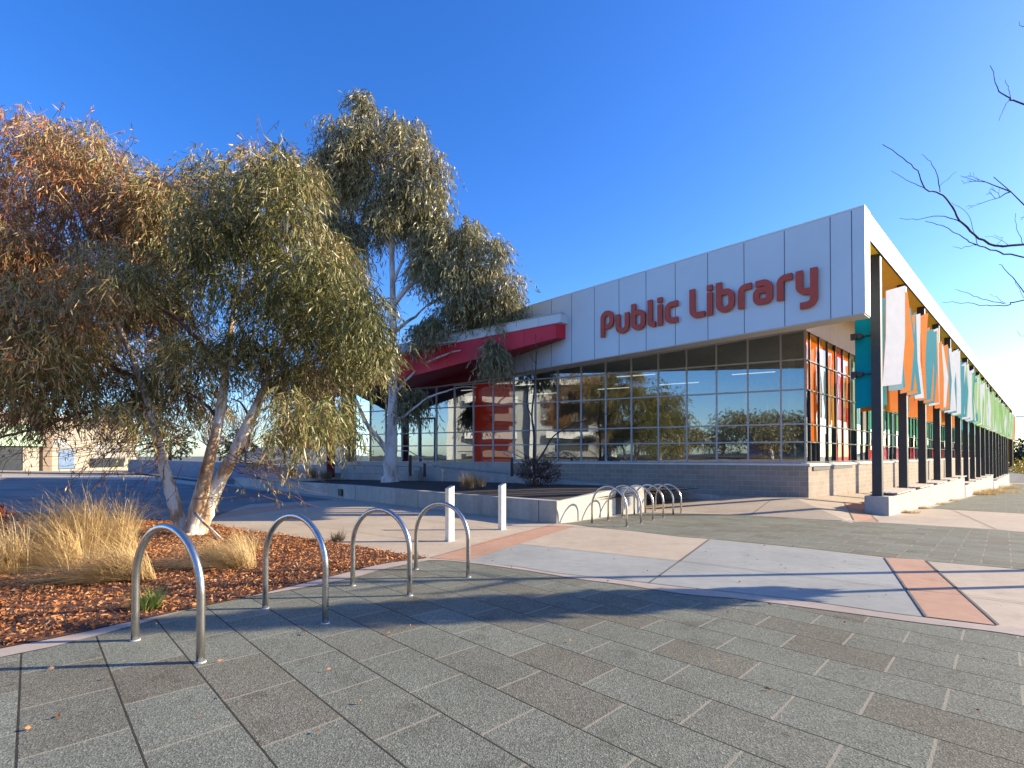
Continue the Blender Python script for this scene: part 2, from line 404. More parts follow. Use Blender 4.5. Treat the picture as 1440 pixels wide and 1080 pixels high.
up = [(603,785.5),(660,790),(720,797.5),(780,807),(873,817),(960,827),(1107,843),(1240,862),(1403,882),(1440,886),(1700,935)]
lo = [(603,788.5),(640,790),(727,801),(813,815),(873,822.5),(960,836),(1043,843.5),(1173,860.5),(1293,877),(1440,896),(1700,950)]
lup = [(-520,1010),(-200,955),(0,914),(67,901),(133,887),(177,877),(290,853),(367,836),(480,808),(540,793.5),(603,785.5)]
llo = [(-520,1030),(-200,972),(0,926),(90,907),(187,881),(253,862),(333,844),(480,817),(540,801),(603,788.5)]
UP = catmull(g2(up)); LO = catmull(g2(lo)); LUP = catmull(g2(lup)); LLO = catmull(g2(llo))
front = LLO + LO[1:] + [(9,-1.5),(9,-8),(-12,-8),(-12,1)]
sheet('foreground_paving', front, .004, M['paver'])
sheet('stone_edging', LUP+UP[1:]+LO[::-1]+LLO[::-1][1:], .009, M['strip'])
midlo = [(790,737),(803,737.5),(830,741),(882,746),(960,755),(997,758),(1127,770.5),(1247,784),(1327,791),(1440,801),(1700,828)]
midup = [(905,720.8),(964,722),(1050,725),(1160,731),(1234,735),(1298,738.5),(1402,745),(1446,748.5),(1700,763)]
MIDLO = catmull(g2(midlo)); MIDUP = catmull(g2(midup))
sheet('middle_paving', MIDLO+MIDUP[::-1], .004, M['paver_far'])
far = [(1291,713.5),(1339,717),(1440,722.5),(1700,739)]
FAR = catmull(g2(far)) + [xy(60,-45), xy(88,-45), xy(92,3.2)]
e = gp(1291,713.5); qe = qp(e.x, e.y)[0]
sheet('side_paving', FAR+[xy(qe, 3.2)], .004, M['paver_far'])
grey = g2([(645,790.5),(730,765.5),(957,789.5),(998,759)])+[p for p in catmull(g2([(998,759),(1127,771.5),(1243,785)]))][1:]+g2([(1302,868.5)])+catmull(g2([(1240,860.5),(1107,841.5),(960,825.5),(873,815.5),(780,805.5),(720,796),(645,790.5)]))[:-1]
sheet('grey_slab', grey, .004, M['grey'])
sheet('terracotta_band', g2([(605,785),(690,759),(775,738.5),(808,740),(730,765),(657,789)]), .007, M['red'])
sheet('terracotta_band', g2([(1244,784.5),(1302,868),(1404,880.5),(1302,788)]), .007, M['red'])
sheet('terracotta_band', g2([(1187,706),(1201,732),(1234,734.5),(1212,706)]), .004, M['red'])
sheet('terracotta_band', g2([(287,732),(380,719),(447,712),(430,709),(360,713),(287,726)]), .004, M['red'])
sheet('terracotta_band', g2([(905,711),(968,694),(985,694),(928,711)]), .004, M['red'])
# saw-cut joints
def cut(a, b, w=.014):
    A, B = gp(*a), gp(*b); d = (B-A); d.z = 0; n = Vector((-d.y, d.x, 0)).normalized()*w
    return [(A.x-n.x,A.y-n.y),(B.x-n.x,B.y-n.y),(B.x+n.x,B.y+n.y),(A.x+n.x,A.y+n.y)]
for a, b, w in (((957,789.5),(998,759),.02),((957,789.5),(913,821),.014),((730,765.5),(957,789.5),.014),((957,789.5),(1272,829),.011),
             ((1244,785),(1302,868),.02),((1302,789),(1404,880.5),.022),((1272,829),(1355,838),.012),((1355,838),(1600,870),.012),
             ((1187,706),(1201,732),.02),((1212,706),(1236,734),.02),((1339,717),(1402,745),.016),((1085,703),(1055,725),.014),
             ((420,737),(600,762),.012),((340,742),(500,772),.012),((515,721),(700,745),.012),((605,785),(780,737.5),.012)):
    sheet('paving_joint', cut(a, b, w*.55), .0125, M['joint'])
mul_top = [(603,785.5),(570,781),(515,771),(440,759),(340,746.5),(290,736),(180,727),(60,722),(-250,716),(-520,745)]
MT = g2(mul_top)
sheet('mulch_bed', LUP+MT[1:], .014, M['mulch'])
road = g2([(-400,727),(60,721),(180,726),(285,734),(330,716),(352,709),(470,703),(380,691),(300,680),(200,668),(-100,664),(-400,668)])
sheet('road', road, .004, M['asphalt'])
sheet('far_path', g2([(-400,676),(-100,671.5),(200,675),(290,684),(300,681),(200,668.5),(-100,665),(-400,669)]), .012, M['tan'])
o = sheet('stone_kerb', g2([(-400,667.5),(-100,663.5),(200,667.5),(300,679.5),(300,677.5),(200,665.5),(-100,661.8),(-400,665.5)]), .12, M['strip'])

# ------------------------------------------------------------------ foliage helpers
def leaves(name, pos_, dir_, ln, wd, mat, parent=None, bend=.18, origin=None):
    N = len(pos_)
    d = dir_/np.linalg.norm(dir_, axis=1, keepdims=True)
    r = RNG.normal(size=(N,3)); s = np.cross(d, r); s /= np.linalg.norm(s, axis=1, keepdims=True)+1e-9
    nrm = np.cross(s, d); ln = ln.reshape(-1,1); wd = wd.reshape(-1,1)
    bs = (RNG.normal(size=(N,1))*bend)*ln
    V = np.empty((N,6,3))
    mid = pos_+d*ln*.45+nrm*bs*.4; tip = pos_+d*ln+nrm*bs*-.6
    V[:,0] = pos_-s*wd*.18; V[:,1] = pos_+s*wd*.18
    V[:,2] = mid-s*wd*.5; V[:,3] = mid+s*wd*.5
    V[:,4] = tip-s*wd*.08; V[:,5] = tip+s*wd*.08
    V = V.reshape(-1,3)
    if origin is not None: V = V-np.array(origin)
    idx = np.arange(N)[:,None]*6
    Fq = np.concatenate([idx+np.array([[0,1,3,2]]), idx+np.array([[2,3,5,4]])], axis=1).reshape(-1)
    me = bpy.data.meshes.new(name)
    me.vertices.add(N*6); me.vertices.foreach_set('co', V.astype(np.float32).ravel())
    me.loops.add(N*8); me.loops.foreach_set('vertex_index', Fq.astype(np.int32))
    me.polygons.add(N*2); me.polygons.foreach_set('loop_start', np.arange(0, N*8, 4, dtype=np.int32))
    me.update(calc_edges=True); me.validate(); me.materials.append(mat)
    o = bpy.data.objects.new(name, me); COL.objects.link(o)
    if parent is not None: o.parent = parent
    return o
def unit(n):
    v = RNG.normal(size=(n,3)); return v/np.linalg.norm(v, axis=1, keepdims=True)
def crown(clumps, per_m3, leaf_len, leaf_w, nl=13, droop=.75, strand=.8, shell=2.4, lo=40):
    """hanging strands of leaves spread through ellipsoid clumps (centre, radii)"""
    PP, DD, LL, WW = [], [], [], []
    for c, r, dens in clumps:
        n = max(lo, int(per_m3*dens*(r[0]*r[1]*r[2])**(2/3)*4))
        u = unit(n); rad = RNG.random((n,1))**(1/shell)
        st = np.array(c)+u*rad*np.array(r)
        out = u.copy(); out[:,2] = np.maximum(out[:,2], -.1)*.8; out[:,:2] += RNG.normal(size=(n,2))*.3
        L = strand*(.5+.8*RNG.random((n,1)))
        for k in range(nl):
            s = (k+RNG.random((n,1)))/nl
            p = st+out*s*L*.55+np.array([0,0,-1])*(s**1.7)*L*droop+RNG.normal(size=(n,3))*.035*L
            d = np.array([0,0,-1])*droop*1.1+out*.35+RNG.normal(size=(n,3))*.42
            PP.append(p); DD.append(d); LL.append(leaf_len*(.55+.75*RNG.random(n))); WW.append(leaf_w*(.6+.7*RNG.random(n)))
    return np.concatenate(PP), np.concatenate(DD), np.concatenate(LL), np.concatenate(WW)
def lumpy(cls, kids=4):
    out = []
    for c, r, d in cls:
        out.append((c, tuple(x*.72 for x in r), d*.8))
        for u in unit(kids):
            u[2] = u[2]*.8+.15; f = random.uniform(.30,.52)
            out.append((tuple(np.array(c)+u*np.array(r)*.85), tuple(x*f for x in r), d*1.25))
    return out
def wander(a, b, n=8, amp=.06, sag=0.0):
    a, b = Vector(a), Vector(b); L = (b-a).length; out = []
    off = Vector((0,0,0))
    for i in range(n+1):
        t = i/n
        out.append(a.lerp(b, t)+off*math.sin(math.pi*min(1,t*1.02))+Vector((0,0,sag*L*math.sin(math.pi*t))))
        off = off+Vector((random.gauss(0,1),random.gauss(0,1),random.gauss(0,.6)))*amp*L/math.sqrt(n)
    out[-1] = b
    return out
def taper(r0, r1, n): return [r0+(r1-r0)*i/(n-1) for i in range(n)]
def blades(name, spots, n, L, lean, mat, spread=.5, width=.006, parent=None, origin=None, sway=(0,0)):
    """arching grass blades, each a bent three-section strip"""
    V, Fq = [], []; kk = 0
    seg = 4
    for (bx, by, r) in spots:
        m = n
        for _ in range(m):
            a = random.random()*2*math.pi; rr = r*math.sqrt(random.random())
            X, Y = bx+rr*math.cos(a), by+rr*math.sin(a); z0 = gz(X, Y)-.01 if origin is None else origin
            da = a+random.gauss(0,.7)
            hx, hy = math.cos(da)*spread*random.uniform(.3,1.3)+sway[0], math.sin(da)*spread*random.uniform(.3,1.3)+sway[1]
            hx += random.gauss(0,.2); hy += random.gauss(0,.2)
            l = L*random.choice((random.uniform(.3,.7), random.uniform(.6,1.15))); w = width*random.uniform(.7,1.4)
            pn = Vector((-hy, hx, 0)); pn = pn.normalized() if pn.length > 1e-6 else Vector((1,0,0))
            bow = random.uniform(.5,1.2)*lean
            for i in range(seg+1):
                t = i/seg
                h = l*(t-.55*bow*t*t*t) * math.sqrt(max(.12, 1-min(.88, hx*hx+hy*hy)))
                X2, Y2 = X+hx*l*(t**1.5), Y+hy*l*(t**1.5)
                ww = w*(1-t*.85)
                zf = gz(X2, Y2)+.015 if origin is None else origin
                zz = max(zf, z0+h)
                V.append((X2-pn.x*ww, Y2-pn.y*ww, zz)); V.append((X2+pn.x*ww, Y2+pn.y*ww, zz))
            for i in range(seg):
                q = kk+i*2; Fq.append((q, q+1, q+3, q+2))
            kk += (seg+1)*2
    if parent is not None:
        o_ = parent.location; V = [(a-o_.x, b-o_.y, c-o_.z) for a, b, c in V]
    me = bpy.data.meshes.new(name); me.from_pydata(V, [], Fq); me.update(); me.materials.append(mat)
    o = bpy.data.objects.new(name, me); COL.objects.link(o)
    if parent is not None: o.parent = parent
    return o
def tussock(px, py, r, n, L, lean, mat, label, spread=.5, sway=(0,0), sub=4, width=.005, z=None, group='dry tussock grasses', name='tussock_grass', wx=None):
    g = gp(px, py) if wx is None else Vector((wx[0], wx[1], z))
    spots = []
    for _ in range(sub):
        a = random.random()*6.28; d = r*math.sqrt(random.random())
        spots.append((g.x+d*math.cos(a), g.y+d*math.sin(a), r*.45))
    o = blades(name, spots, n//sub, L, lean, mat, spread, width, origin=z, sway=sway)
    me = o.data; arr = np.empty(len(me.vertices)*3); me.vertices.foreach_get('co', arr); arr = arr.reshape(-1,3)-np.array(g)
    me.vertices.foreach_set('co', arr.ravel()); me.update(); o.location = g
    return tag(o, label, 'grass', group)

# ------------------------------------------------------------------ the library
LIB = empty('library_building', P(21.7, 6.3, -1.63), 'long glazed library with white fascia, red sign letters, grey block base and coloured side panels', 'library')
FQ, FP = 17.37, 3.6                        # street face and outer side of the white roof frame
ZT, ZB, ZS = 7.17, 4.09, 6.42
PL = 18.70                                 # far end of the deep white fascia
LEN = 86.0
def u2x(px):
    t, _ = ray(px, 500); X0, Y0 = xy(FQ, FP); return FP+(X0-t*Y0)/(-AX+AY*t)
# deep fascia: panels between seams
joints = [1199,1168.75,1104,1047,995.75,950,908.75,870.75,836.1,803.9,775.6,748.3,724]
ps_ = [FP]+[u2x(x) for x in joints]
m = MB(); m.boxqp(FQ, FQ+.66, FP, PL, ZB, ZT)
m.boxqp(FQ+.10, FQ+.7, PL, 36.0, 5.6, ZT)
m.build('fascia', M['panel'], LIB)
m = MB()
for p_ in ps_[1:]:
    z0 = ZB if p_ < PL else 5.6
    m = MB(); m.boxqp(FQ-.004, FQ+.003, p_-.010, p_+.010, z0, ZT-.03); m.build('fascia_seam', M['seam'], LIB)
for k in range(3):
    m = MB(); m.boxqp(FQ+.096, FQ+.103, PL+.9+k*1.25, PL+.925+k*1.25, 5.6, ZT-.03); m.build('fascia_seam', M['seam'], LIB)
m = MB(); m.boxqp(FQ-.02, FQ+.7, FP-.015, PL, ZT, ZT+.035); m.build('fascia_capping', M['panelside'], LIB)
# side roof frame
m = MB()
m.boxqp(FQ+.003, FQ+.62, FP-.012, FP+.30, ZB+.002, ZT-.001)
m.boxqp(FQ+.62, FQ+LEN, FP-.012, FP+.035, ZS+.03, ZT-.001)
m.build('roof_edge', M['panelside'], LIB)
m = MB(); m.boxqp(FQ+LEN-.5, FQ+LEN, FP+.01, FP+.35, -1.6, ZS); m.boxqp(FQ+.62, FQ+LEN-.5, FP-.016, FP+.04, ZS-.05, ZS+.03); m.build('edge_trim', M['darkframe'], LIB)
m = MB(); m.boxqp(FQ+LEN+.01, FQ+LEN+.2, FP-.05, FP+5, -1.0, ZS-1.2); m.build('end_panel', M['ochre'], LIB)
m = MB(); m.boxqp(FQ+.3, FQ+LEN, FP+.2, FP+38, ZS+.25, ZT-.05); m.build('roof', M['roofgrey'], LIB)
m = MB(); m.boxqp(FQ+.66, FQ+LEN-.5, FP+.04, 6.55, ZS, ZS+.05); m.build('side_soffit', M['yellow'], LIB)
# wedge shaped soffit between the fascia and the skewed glazing
def ztop(v): return 4.86-.9*min(v, 12.64)/12.64 if v < 12.64 else max(3.72, 3.96-.05*(v-12.64))
m = MB(); N = 12
for i in range(N):
    a, b_ = i/N, (i+1)/N
    fa, fb = P(FQ+.64, FP+.3+a*(PL-FP-.3), ZB+.0), P(FQ+.64, FP+.3+b_*(PL-FP-.3), ZB+.0)
    ga, gb = G(-.12+a*12.7, -.05, ztop(max(0,a*12.64))+.02), G(-.12+b_*12.7, -.05, ztop(max(0,b_*12.64))+.02)
    m.quad(fa, fb, gb, ga)
m.quad(P(FQ+.64, FP+.3, ZB), P(FQ+.64, FP+.3, ZB+.02), G(-.12,-.05,4.9), G(-.12,-.05,4.88))
m.build('soffit', M['soffit'], LIB)
m = MB(); 
for i in range(N):
    a, b_ = FP+.02+(PL-FP-.02)*i/N, FP+.02+(PL-FP-.02)*(i+1)/N
    m.hexa([P(FQ+.005,a,ZB-.035),P(FQ+.005,b_,ZB-.035),P(FQ+.645,b_,ZB-.035),P(FQ+.645,a,ZB-.035)],[P(FQ+.005,a,ZB-.002),P(FQ+.005,b_,ZB-.002),P(FQ+.645,b_,ZB-.002),P(FQ+.645,a,ZB-.002)])
m.build('fascia_underside', M['soffit'], LIB)
# side bulkhead above the side glazing
qg, pg = qp(GX, GY)
m = MB(); m.boxqp(FQ+.66, FQ+LEN-.5, pg-.02, pg+.2, 4.84, ZS-.002); m.build('bulkhead', M['cream'], LIB)
# glazing
RAIL = [3.71, 2.55, 1.21, .51]
vb = [0, .811]+[.811+1.182*k for k in range(1, 20)]
for i in range(len(vb)-1):
    v0, v1 = vb[i], vb[i+1]; zb = -.32 if v0 < 12.5 else -.40
    t0, t1 = ztop(v0), ztop(v1)
    w = MB()
    w.boxg(v1-.032, v1+.032, -.10, .03, zb, t1+.03)
    if i == 0: w.boxg(-.06, .02, -.10, .02, zb, t0+.03)
    for z in RAIL:
        if z < min(t0, t1)-.05: w.boxg(v0+.032, v1-.032, -.09, .022, z-.028, z+.028)
    w.boxg(v0+.032, v1-.032, -.09, .022, zb, zb+.05)
    w.boxg(v0+.032, v1-.032, -.09, .022, t0-.06, t0+.02, t1-.06, t1+.02)
    red = 12.5 < v0 < 14.9
    wo = w.build('window', M['frame'], LIB)
    pn = MB(); pn.quad(G(v0,-.03,zb+.04), G(v1,-.03,zb+.04), G(v1,-.03,t1-.05), G(v0,-.03,t0-.05))
    pn.build('pane', M['redglass'] if red else M['glass'], wo)
    if red: wo['label'] = 'red backed window bay'
    if abs(v0-17.35) < .7:
        d_ = MB(); d_.boxg(v0+.05, v0+.14, -.02, .03, -.36, 1.95); d_.boxg(v1-.14, v1-.05, -.02, .03, -.36, 1.95); d_.boxg(v0+.05, v1-.05, -.02, .03, 1.95, 2.06)
        d_.build('door', M['darkframe'], LIB)
# side glazing with deep fins
def S(w, off, z): X, Y = GX+BX*w-AX*off, GY+BY*w-AY*off; return Vector((X, Y, z+ZC))
def boxs(mb, w0, w1, o0, o1, z0, z1):
    mb.hexa([S(w0,o0,z0),S(w0,o1,z0),S(w1,o1,z0),S(w1,o0,z0)],[S(w0,o0,z1),S(w0,o1,z1),S(w1,o1,z1),S(w1,o0,z1)])
for i in range(58):
    w0, w1 = .6+1.16*(i-1), .6+1.16*i
    if i == 0: w0 = .03
    w = MB(); boxs(w, w1-.028, w1+.028, -.06, .035, -.30, 4.85)
    for z in RAIL: boxs(w, w0+.03, w1-.03, -.08, .03, z-.025, z+.025)
    boxs(w, w0+.03, w1-.03, -.08, .03, -.30, -.25)
    wo = w.build('window', M['darkframe'] if i % 1 == 0 else M['frame'], LIB)
    pn = MB(); pn.quad(S(w0,-.03,-.26), S(w1,-.03,-.26), S(w1,-.03,4.86), S(w0,-.03,4.86)); pn.build('pane', M['sideglass'], wo)
    bl = {0:[('orange',2.6,4.8)],1:[('orange',.55,4.8)],2:[('white',.9,3.7),('orange',3.7,4.8)],3:[('ochre',1.2,3.0),('orange',3.0,4.6)],4:[('redblind',-.26,4.8)],5:[('redblind',-.26,2.2),('orange',2.2,4.8)],6:[('ltgreen',1.2,4.8)],7:[('teal',.55,2.5)],8:[('ltteal',.6,4.4)],9:[('redblind',-.26,.48),('green',1.2,4.0)]}.get(i)
    if bl is None: bl = [[('redblind',-.26,.48),('teal',1.0,3.6)],[('green',.6,3.4)],[('ltteal',.55,4.2)],[('redblind',-.26,.48),('green',1.2,3.4)]][i % 4]
    for mt, z0_, z1_ in bl:
        b_ = MB(); boxs(b_, w0+.10, w1-.10, -.027, -.012, z0_, z1_); b_.build('colour_panel', M['film_'+mt], wo)
# block walls
def blockwall(name, segs, parent):
    me = bpy.data.meshes.new(name); V = []; Fc = []; UV = []
    for A, B, z0, z1, u0 in segs:
        n = len(V); V += [(A.x,A.y,z0+ZC),(B.x,B.y,z0+ZC),(B.x,B.y,z1+ZC),(A.x,A.y,z1+ZC)]; Fc.append((n,n+1,n+2,n+3))
        L = math.hypot(B.x-A.x, B.y-A.y); UV += [(u0,z0+4.02),(u0+L,z0+4.02),(u0+L,z1+4.02),(u0,z1+4.02)]
    o_ = parent.location; V = [(a-o_.x,b-o_.y,c-o_.z) for a,b,c in V]
    me.from_pydata(V, [], Fc); uv = me.uv_layers.new()
    for i, c in enumerate(UV): uv.data[i].uv = c
    me.materials.append(M['block']); o = bpy.data.objects.new(name, me); COL.objects.link(o); o.parent = parent; return o
BO = .13
c0 = G(-.10, BO, -ZC)                      # outer corner of the base (height 0)
segs = [(G(26,BO,0), c0, -3.0, -.40, 0)]
e_ = Vector((c0.x+BX*74, c0.y+BY*74, 0))
segs.append((c0, e_, -5.0, -.40, .2))
blockwall('block_wall', segs, LIB)
m = MB(); m.boxg(12.6, 24, -.06, BO+.06, -1.0, -.41); m.build('entrance_plinth', M['wall'], LIB)
m = MB(); m.boxg(-.14, 12.7, -.12, BO+.05, -.40, -.33)
A0 = Vector((c0.x,c0.y,0)); nrm = Vector((-AX,-AY,0)); dr = Vector((BX,BY,0))
m.build('window_sill', M['sill'], LIB)
m = MB(); z0, z1, z2 = -.43+ZC, -.37+ZC, -.30+ZC
A = c0-dr*.02; B = c0+dr*74
for q_ in range(16):
    a = A+(B-A)*(q_/16)+dr*.03; b_ = A+(B-A)*((q_+1)/16)-dr*.03
    o1 = nrm*.05; o2 = nrm*-.26
    m.hexa([a+o1+Vector((0,0,z0)), b_+o1+Vector((0,0,z0)), b_+o2+Vector((0,0,z0)), a+o2+Vector((0,0,z0))],
           [a+o1+Vector((0,0,z1)), b_+o1+Vector((0,0,z1)), b_+o2+Vector((0,0,z2+.02)), a+o2+Vector((0,0,z2+.02))])
m.build('window_sill', M['sill'], LIB)
# interior
m = MB(); m.prism([tuple(G(-.3,-.3,0))[:2], tuple(G(26,-.3,0))[:2], tuple(G(26,-14,0))[:2], tuple(S(60,-14,0))[:2], tuple(S(60,-.3,0))[:2]], ZC-.6, ZC-.46); m.build('interior_floor', M['floor'], LIB)
m = MB(); m.prism([tuple(G(-.05,-.25,0))[:2], tuple(G(26,-.3,0))[:2], tuple(G(26,-16,0))[:2], tuple(S(66,-16,0))[:2], tuple(S(66,-.25,0))[:2]], ZC+4.95, ZC+5.05); m.build('interior_ceiling', M['ceil'], LIB)
m = MB(); m.boxg(-4.0, 26, -14.3, -14, -.5, 5.0); m.build('interior_wall', M['inwall'], LIB)
m = MB(); m.boxg(24.0, 24.3, -14, 0, -2, 5.2); m.build('side_wall', M['aptgrey'], LIB)
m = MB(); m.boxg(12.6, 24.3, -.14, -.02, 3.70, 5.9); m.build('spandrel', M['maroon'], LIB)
for v_, o_, a_ in ((4,-3,2.8),(7.5,-4,3),(11,-3,2.4),(14.5,-4.5,3),(2,-6,3),(6,-8,3.4),(10,-8.5,3),(18,-5,3),(15,-9,3)):
    m = MB(); m.boxg(v_-a_/3, v_+a_/3, o_-.035, o_+.035, 4.3-.05*a_, 4.34-.05*a_); m.build('ceiling_lamp', M['lamp'], LIB)
bookc = [(.30,.05,.04),(.05,.12,.25),(.35,.28,.1),(.4,.38,.34),(.06,.2,.1),(.12,.05,.2)]
for i, (v_, o_) in enumerate(((1.2,-2.2),(3.4,-2.4),(5.8,-2.0),(8.2,-2.6),(10.6,-2.4),(2.4,-5),(6,-5.4),(9,-5),(15.5,-3),(19,-4))):
    m = MB(); m.boxg(v_-.8, v_+.8, o_-.25, o_+.25, -.46, .85)
    s_ = m.build('bookcase', M['shelf'], LIB)
    bk = MB()
    for r_ in range(3):
        x_ = v_-.75
        while x_ < v_+.7:
            w_ = random.uniform(.03,.07); bk.boxg(x_, x_+w_*.9, o_+.252, o_+.30, -.40+r_*.42, -.40+r_*.42+random.uniform(.22,.34)); x_ += w_
    bk.build('book_row', plain('book spines', bookc[i%6], .6, var=.9, scale=9), s_)
for v_ in (1.6, 4.4):
    m = MB(); m.boxg(v_-.6, v_+.6, -1.4, -.8, -.46, .02); m.boxg(v_-.6, v_+.6, -1.6, -1.38, -.46, .42); m.build('sofa', M['redfurn'], LIB, bevel=.05)
for k in range(14):
    m = MB(); w_ = 3+k*4.2; boxs(m, w_, w_+.25, -1.6, -1.35, -.46, 4.9); m.build('interior_column', M['redfurn'] if k % 3 else M['inwall'], LIB)
for i_, (v_, z_) in enumerate(((2.1,2.35),(3.3,2.55),(1.3,1.75))):
    m = MB(); c = G(v_, -1.1, z_); m.tube([c+Vector((0,0,.5)), c+Vector((0,0,.16)), c, c-Vector((0,0,.14))], [.015,.05,.16,.05], 12); m.build('pendant_ornament', M['white'], LIB, smooth=True)

# canopy over the entrance
C0 = Vector((2.06, 22.33)); CD = Vector((-.9516, .3074)).normalized(); CW = 14.2
def C(w, z, back=0.0): return Vector((C0.x+CD.x*w+BX*back, C0.y+CD.y*w+BY*back, z+ZC))
def cz(w): return 6.25-.113*w, 5.85-.113*w, 5.20-.188*w
m = MB(); a, b_ = cz(0), cz(CW)
F_R = P(FQ-.004, FP+11.19, 0); 
def bk(w): return max(.5, 3.2*(w/CW)+.55)
m.hexa([C(-.1,a[1],-.03), C(CW+.1,b_[1],-.03), C(CW+.1,b_[1],5.5), C(-.1,a[1],.53)],[C(-.1,a[0],-.03), C(CW+.1,b_[0],-.03), C(CW+.1,b_[0],5.5), C(-.1,a[0],.53)])
cano = m.build('canopy', M['panel'], LIB)
m = MB(); m.hexa([C(-.14,a[0]-.002,-.07), C(CW+.14,b_[0]-.002,-.07), C(CW+.14,b_[0]-.002,.2), C(-.14,a[0]-.002,.2)],[C(-.14,a[0]+.04,-.07), C(CW+.14,b_[0]+.04,-.07), C(CW+.14,b_[0]+.04,.2), C(-.14,a[0]+.04,.2)])
for k in range(8): 
    w_ = .9+k*1.9; zz = cz(w_)
    m.hexa([C(w_,zz[1],-.034),C(w_+.02,zz[1],-.034),C(w_+.02,zz[1],-.02),C(w_,zz[1],-.02)],[C(w_,zz[0]-.01,-.034),C(w_+.02,zz[0]-.01,-.034),C(w_+.02,zz[0]-.01,-.02),C(w_,zz[0]-.01,-.02)])
m.build('canopy_trim', M['frame'], cano)
m = MB()                                    # red front
e0 = .16
m.hexa([C(e0,cz(e0)[2],.03), C(CW,b_[2],.03), C(CW,b_[2],.10), C(e0,cz(e0)[2],.10)],[C(e0,cz(e0)[1]-.002,.03), C(CW,b_[1]-.002,.03), C(CW,b_[1]-.002,.10), C(e0,cz(e0)[1]-.002,.10)])
m.quad(C(e0,cz(e0)[2],.03), C(e0,cz(e0)[1],.03), P(FQ-.003,FP+11.25,5.85), P(FQ-.003,FP+11.25,5.22))
m.build('canopy_front', M['canopyred'], cano)
for k in range(7):
    m = MB(); w_ = 1.6+k*1.9; zz = cz(w_)
    m.hexa([C(w_,zz[2]+.005,.026),C(w_+.02,zz[2]+.005,.026),C(w_+.02,zz[2]+.005,.034),C(w_,zz[2]+.005,.034)],[C(w_,zz[1]-.01,.026),C(w_+.02,zz[1]-.01,.026),C(w_+.02,zz[1]-.01,.034),C(w_,zz[1]-.01,.034)])
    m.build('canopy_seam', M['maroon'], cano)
m = MB()                                    # sloping underside back to fascia and glazing
fr = [C(e0+(CW-e0)*k/10, cz(e0+(CW-e0)*k/10)[2]+.002, .04) for k in range(11)]
bkp = []
for k in range(11):
    s_ = k/10
    if s_ <= .35: u_ = 11.25+(15.1-11.25)*s_/.35; bkp.append(P(FQ-.01, FP+u_, 5.22-.42*s_/.35))
    else:
        v_ = 12.7+(s_-.35)/.65*11; bkp.append(G(v_, .05, 4.75-.95*min(1,(s_-.35)/.35)))
for k in range(10): m.quad(fr[k], fr[k+1], bkp[k+1], bkp[k])
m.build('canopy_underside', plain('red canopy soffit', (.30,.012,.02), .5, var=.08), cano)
cb = at(465, 655.6, 27.0); m = MB(); ct = cz(11.4)[2]
m.tube([Vector((cb.x,cb.y,cb.z-.6)), Vector((cb.x,cb.y,ct+ZC+.1))], .21, 20); m.build('canopy_column', plain('maroon column paint', (.23,.02,.03), .4), LIB, smooth=True)
# rear wing beyond the entrance
m = MB(); m.boxqp(26, 50, 33.5, 60, -2.5, 3.9); m.build('rear_wing', M['aptgrey'], LIB)
m = MB(); m.boxqp(25.96, 26, 33.5, 60, -2.4, -1.1); m.build('rear_wing_base', plain('blue grey base panel', (.16,.19,.25), .7), LIB)
for k in range(8):
    m = MB(); m.boxqp(25.94, 25.99, 35+k*3, 35.12+k*3, -1.1, 3.7); m.build('rear_wing_mullion', M['darkframe'], LIB)
m = MB(); m.boxqp(25.965, 25.985, 33.6, 59.9, -1.0, 3.6); m.build('rear_wing_glazing', plain('pale frosted panels', (.42,.46,.50), .25), LIB)

# columns, fins and coloured panels along the side
NC = 18; CP = 4.2; CQ0 = 19.55
SEATS = [(19.36, 40.0, -1.30), (40.35, 62.2, -1.79), (62.8, 88.8, -2.40)]
def seatz(q):
    for a_, b_, z in SEATS:
        if a_-.3 <= q <= b_+.3: return z
    return -2.4
cq = []
for k in range(NC):
    q_ = CQ0+CP*k; cq.append(q_)
    m = MB(); m.boxqp(q_, q_+.24, 3.64, 3.90, seatz(q_)-.01, ZS)
    c_ = m.build('column', M['column'], LIB)
    m = MB(); m.boxqp(q_-.05, q_+.29, 3.60, 3.94, seatz(q_)-.005, seatz(q_)+.02); m.build('base_plate', M['darkframe'], c_)
pal = dict(W='white', l='ltteal', T='teal', O='orange', G='green', g='ltgreen')
seq = ['W','l','T','O','T','O','T','W','O','T','O','T','O','W','O','O','W','O','T','W']+['W','W','T','W','W','G','T','W','T','g']*2+['g','G','W','g','G','W','g','G','g','W']*8
dX, dY = .955, .297                         # boards turned a little towards the street
FAR_MB = {}
def board(name, q, p, wd, zb, zt, mat, parent=None, kink=None, rise=.10, lean=0.0, th=.03, dirv=(dX,dY)):
    X, Y = xy(q, p); mb = MB(); kk = kink if kink is not None else 0
    zm = (zb+zt)*.5+kk*.4
    ex, ey = dirv; px_, py_ = ey*th, -ex*th
    rows = [(zb, 0), (zm, kk), (zt, lean)]
    for (za, sa), (zb2, sb) in zip(rows[:-1], rows[1:]):
        r0 = rise if za == zb else 0; r1 = rise*2.2 if zb2 == zt else 0
        def pt(s, z, w, f): return (X+ex*(w+s)+px_*f, Y+ey*(w+s)+py_*f, z+ZC)
        mb.hexa([pt(sa,za,-wd/2,0),pt(sa,za+r0,wd/2,0),pt(sa,za+r0,wd/2,1),pt(sa,za,-wd/2,1)],[pt(sb,zb2,-wd/2,0),pt(sb,zb2+r1,wd/2,0),pt(sb,zb2+r1,wd/2,1),pt(sb,zb2,-wd/2,1)])
    if parent is None:
        f_ = FAR_MB.setdefault(mat, MB()); n = len(f_.v); f_.v += mb.v; f_.f += [tuple(n+i for i in q) for q in mb.f]; return None
    return mb.build(name, M[mat], parent)
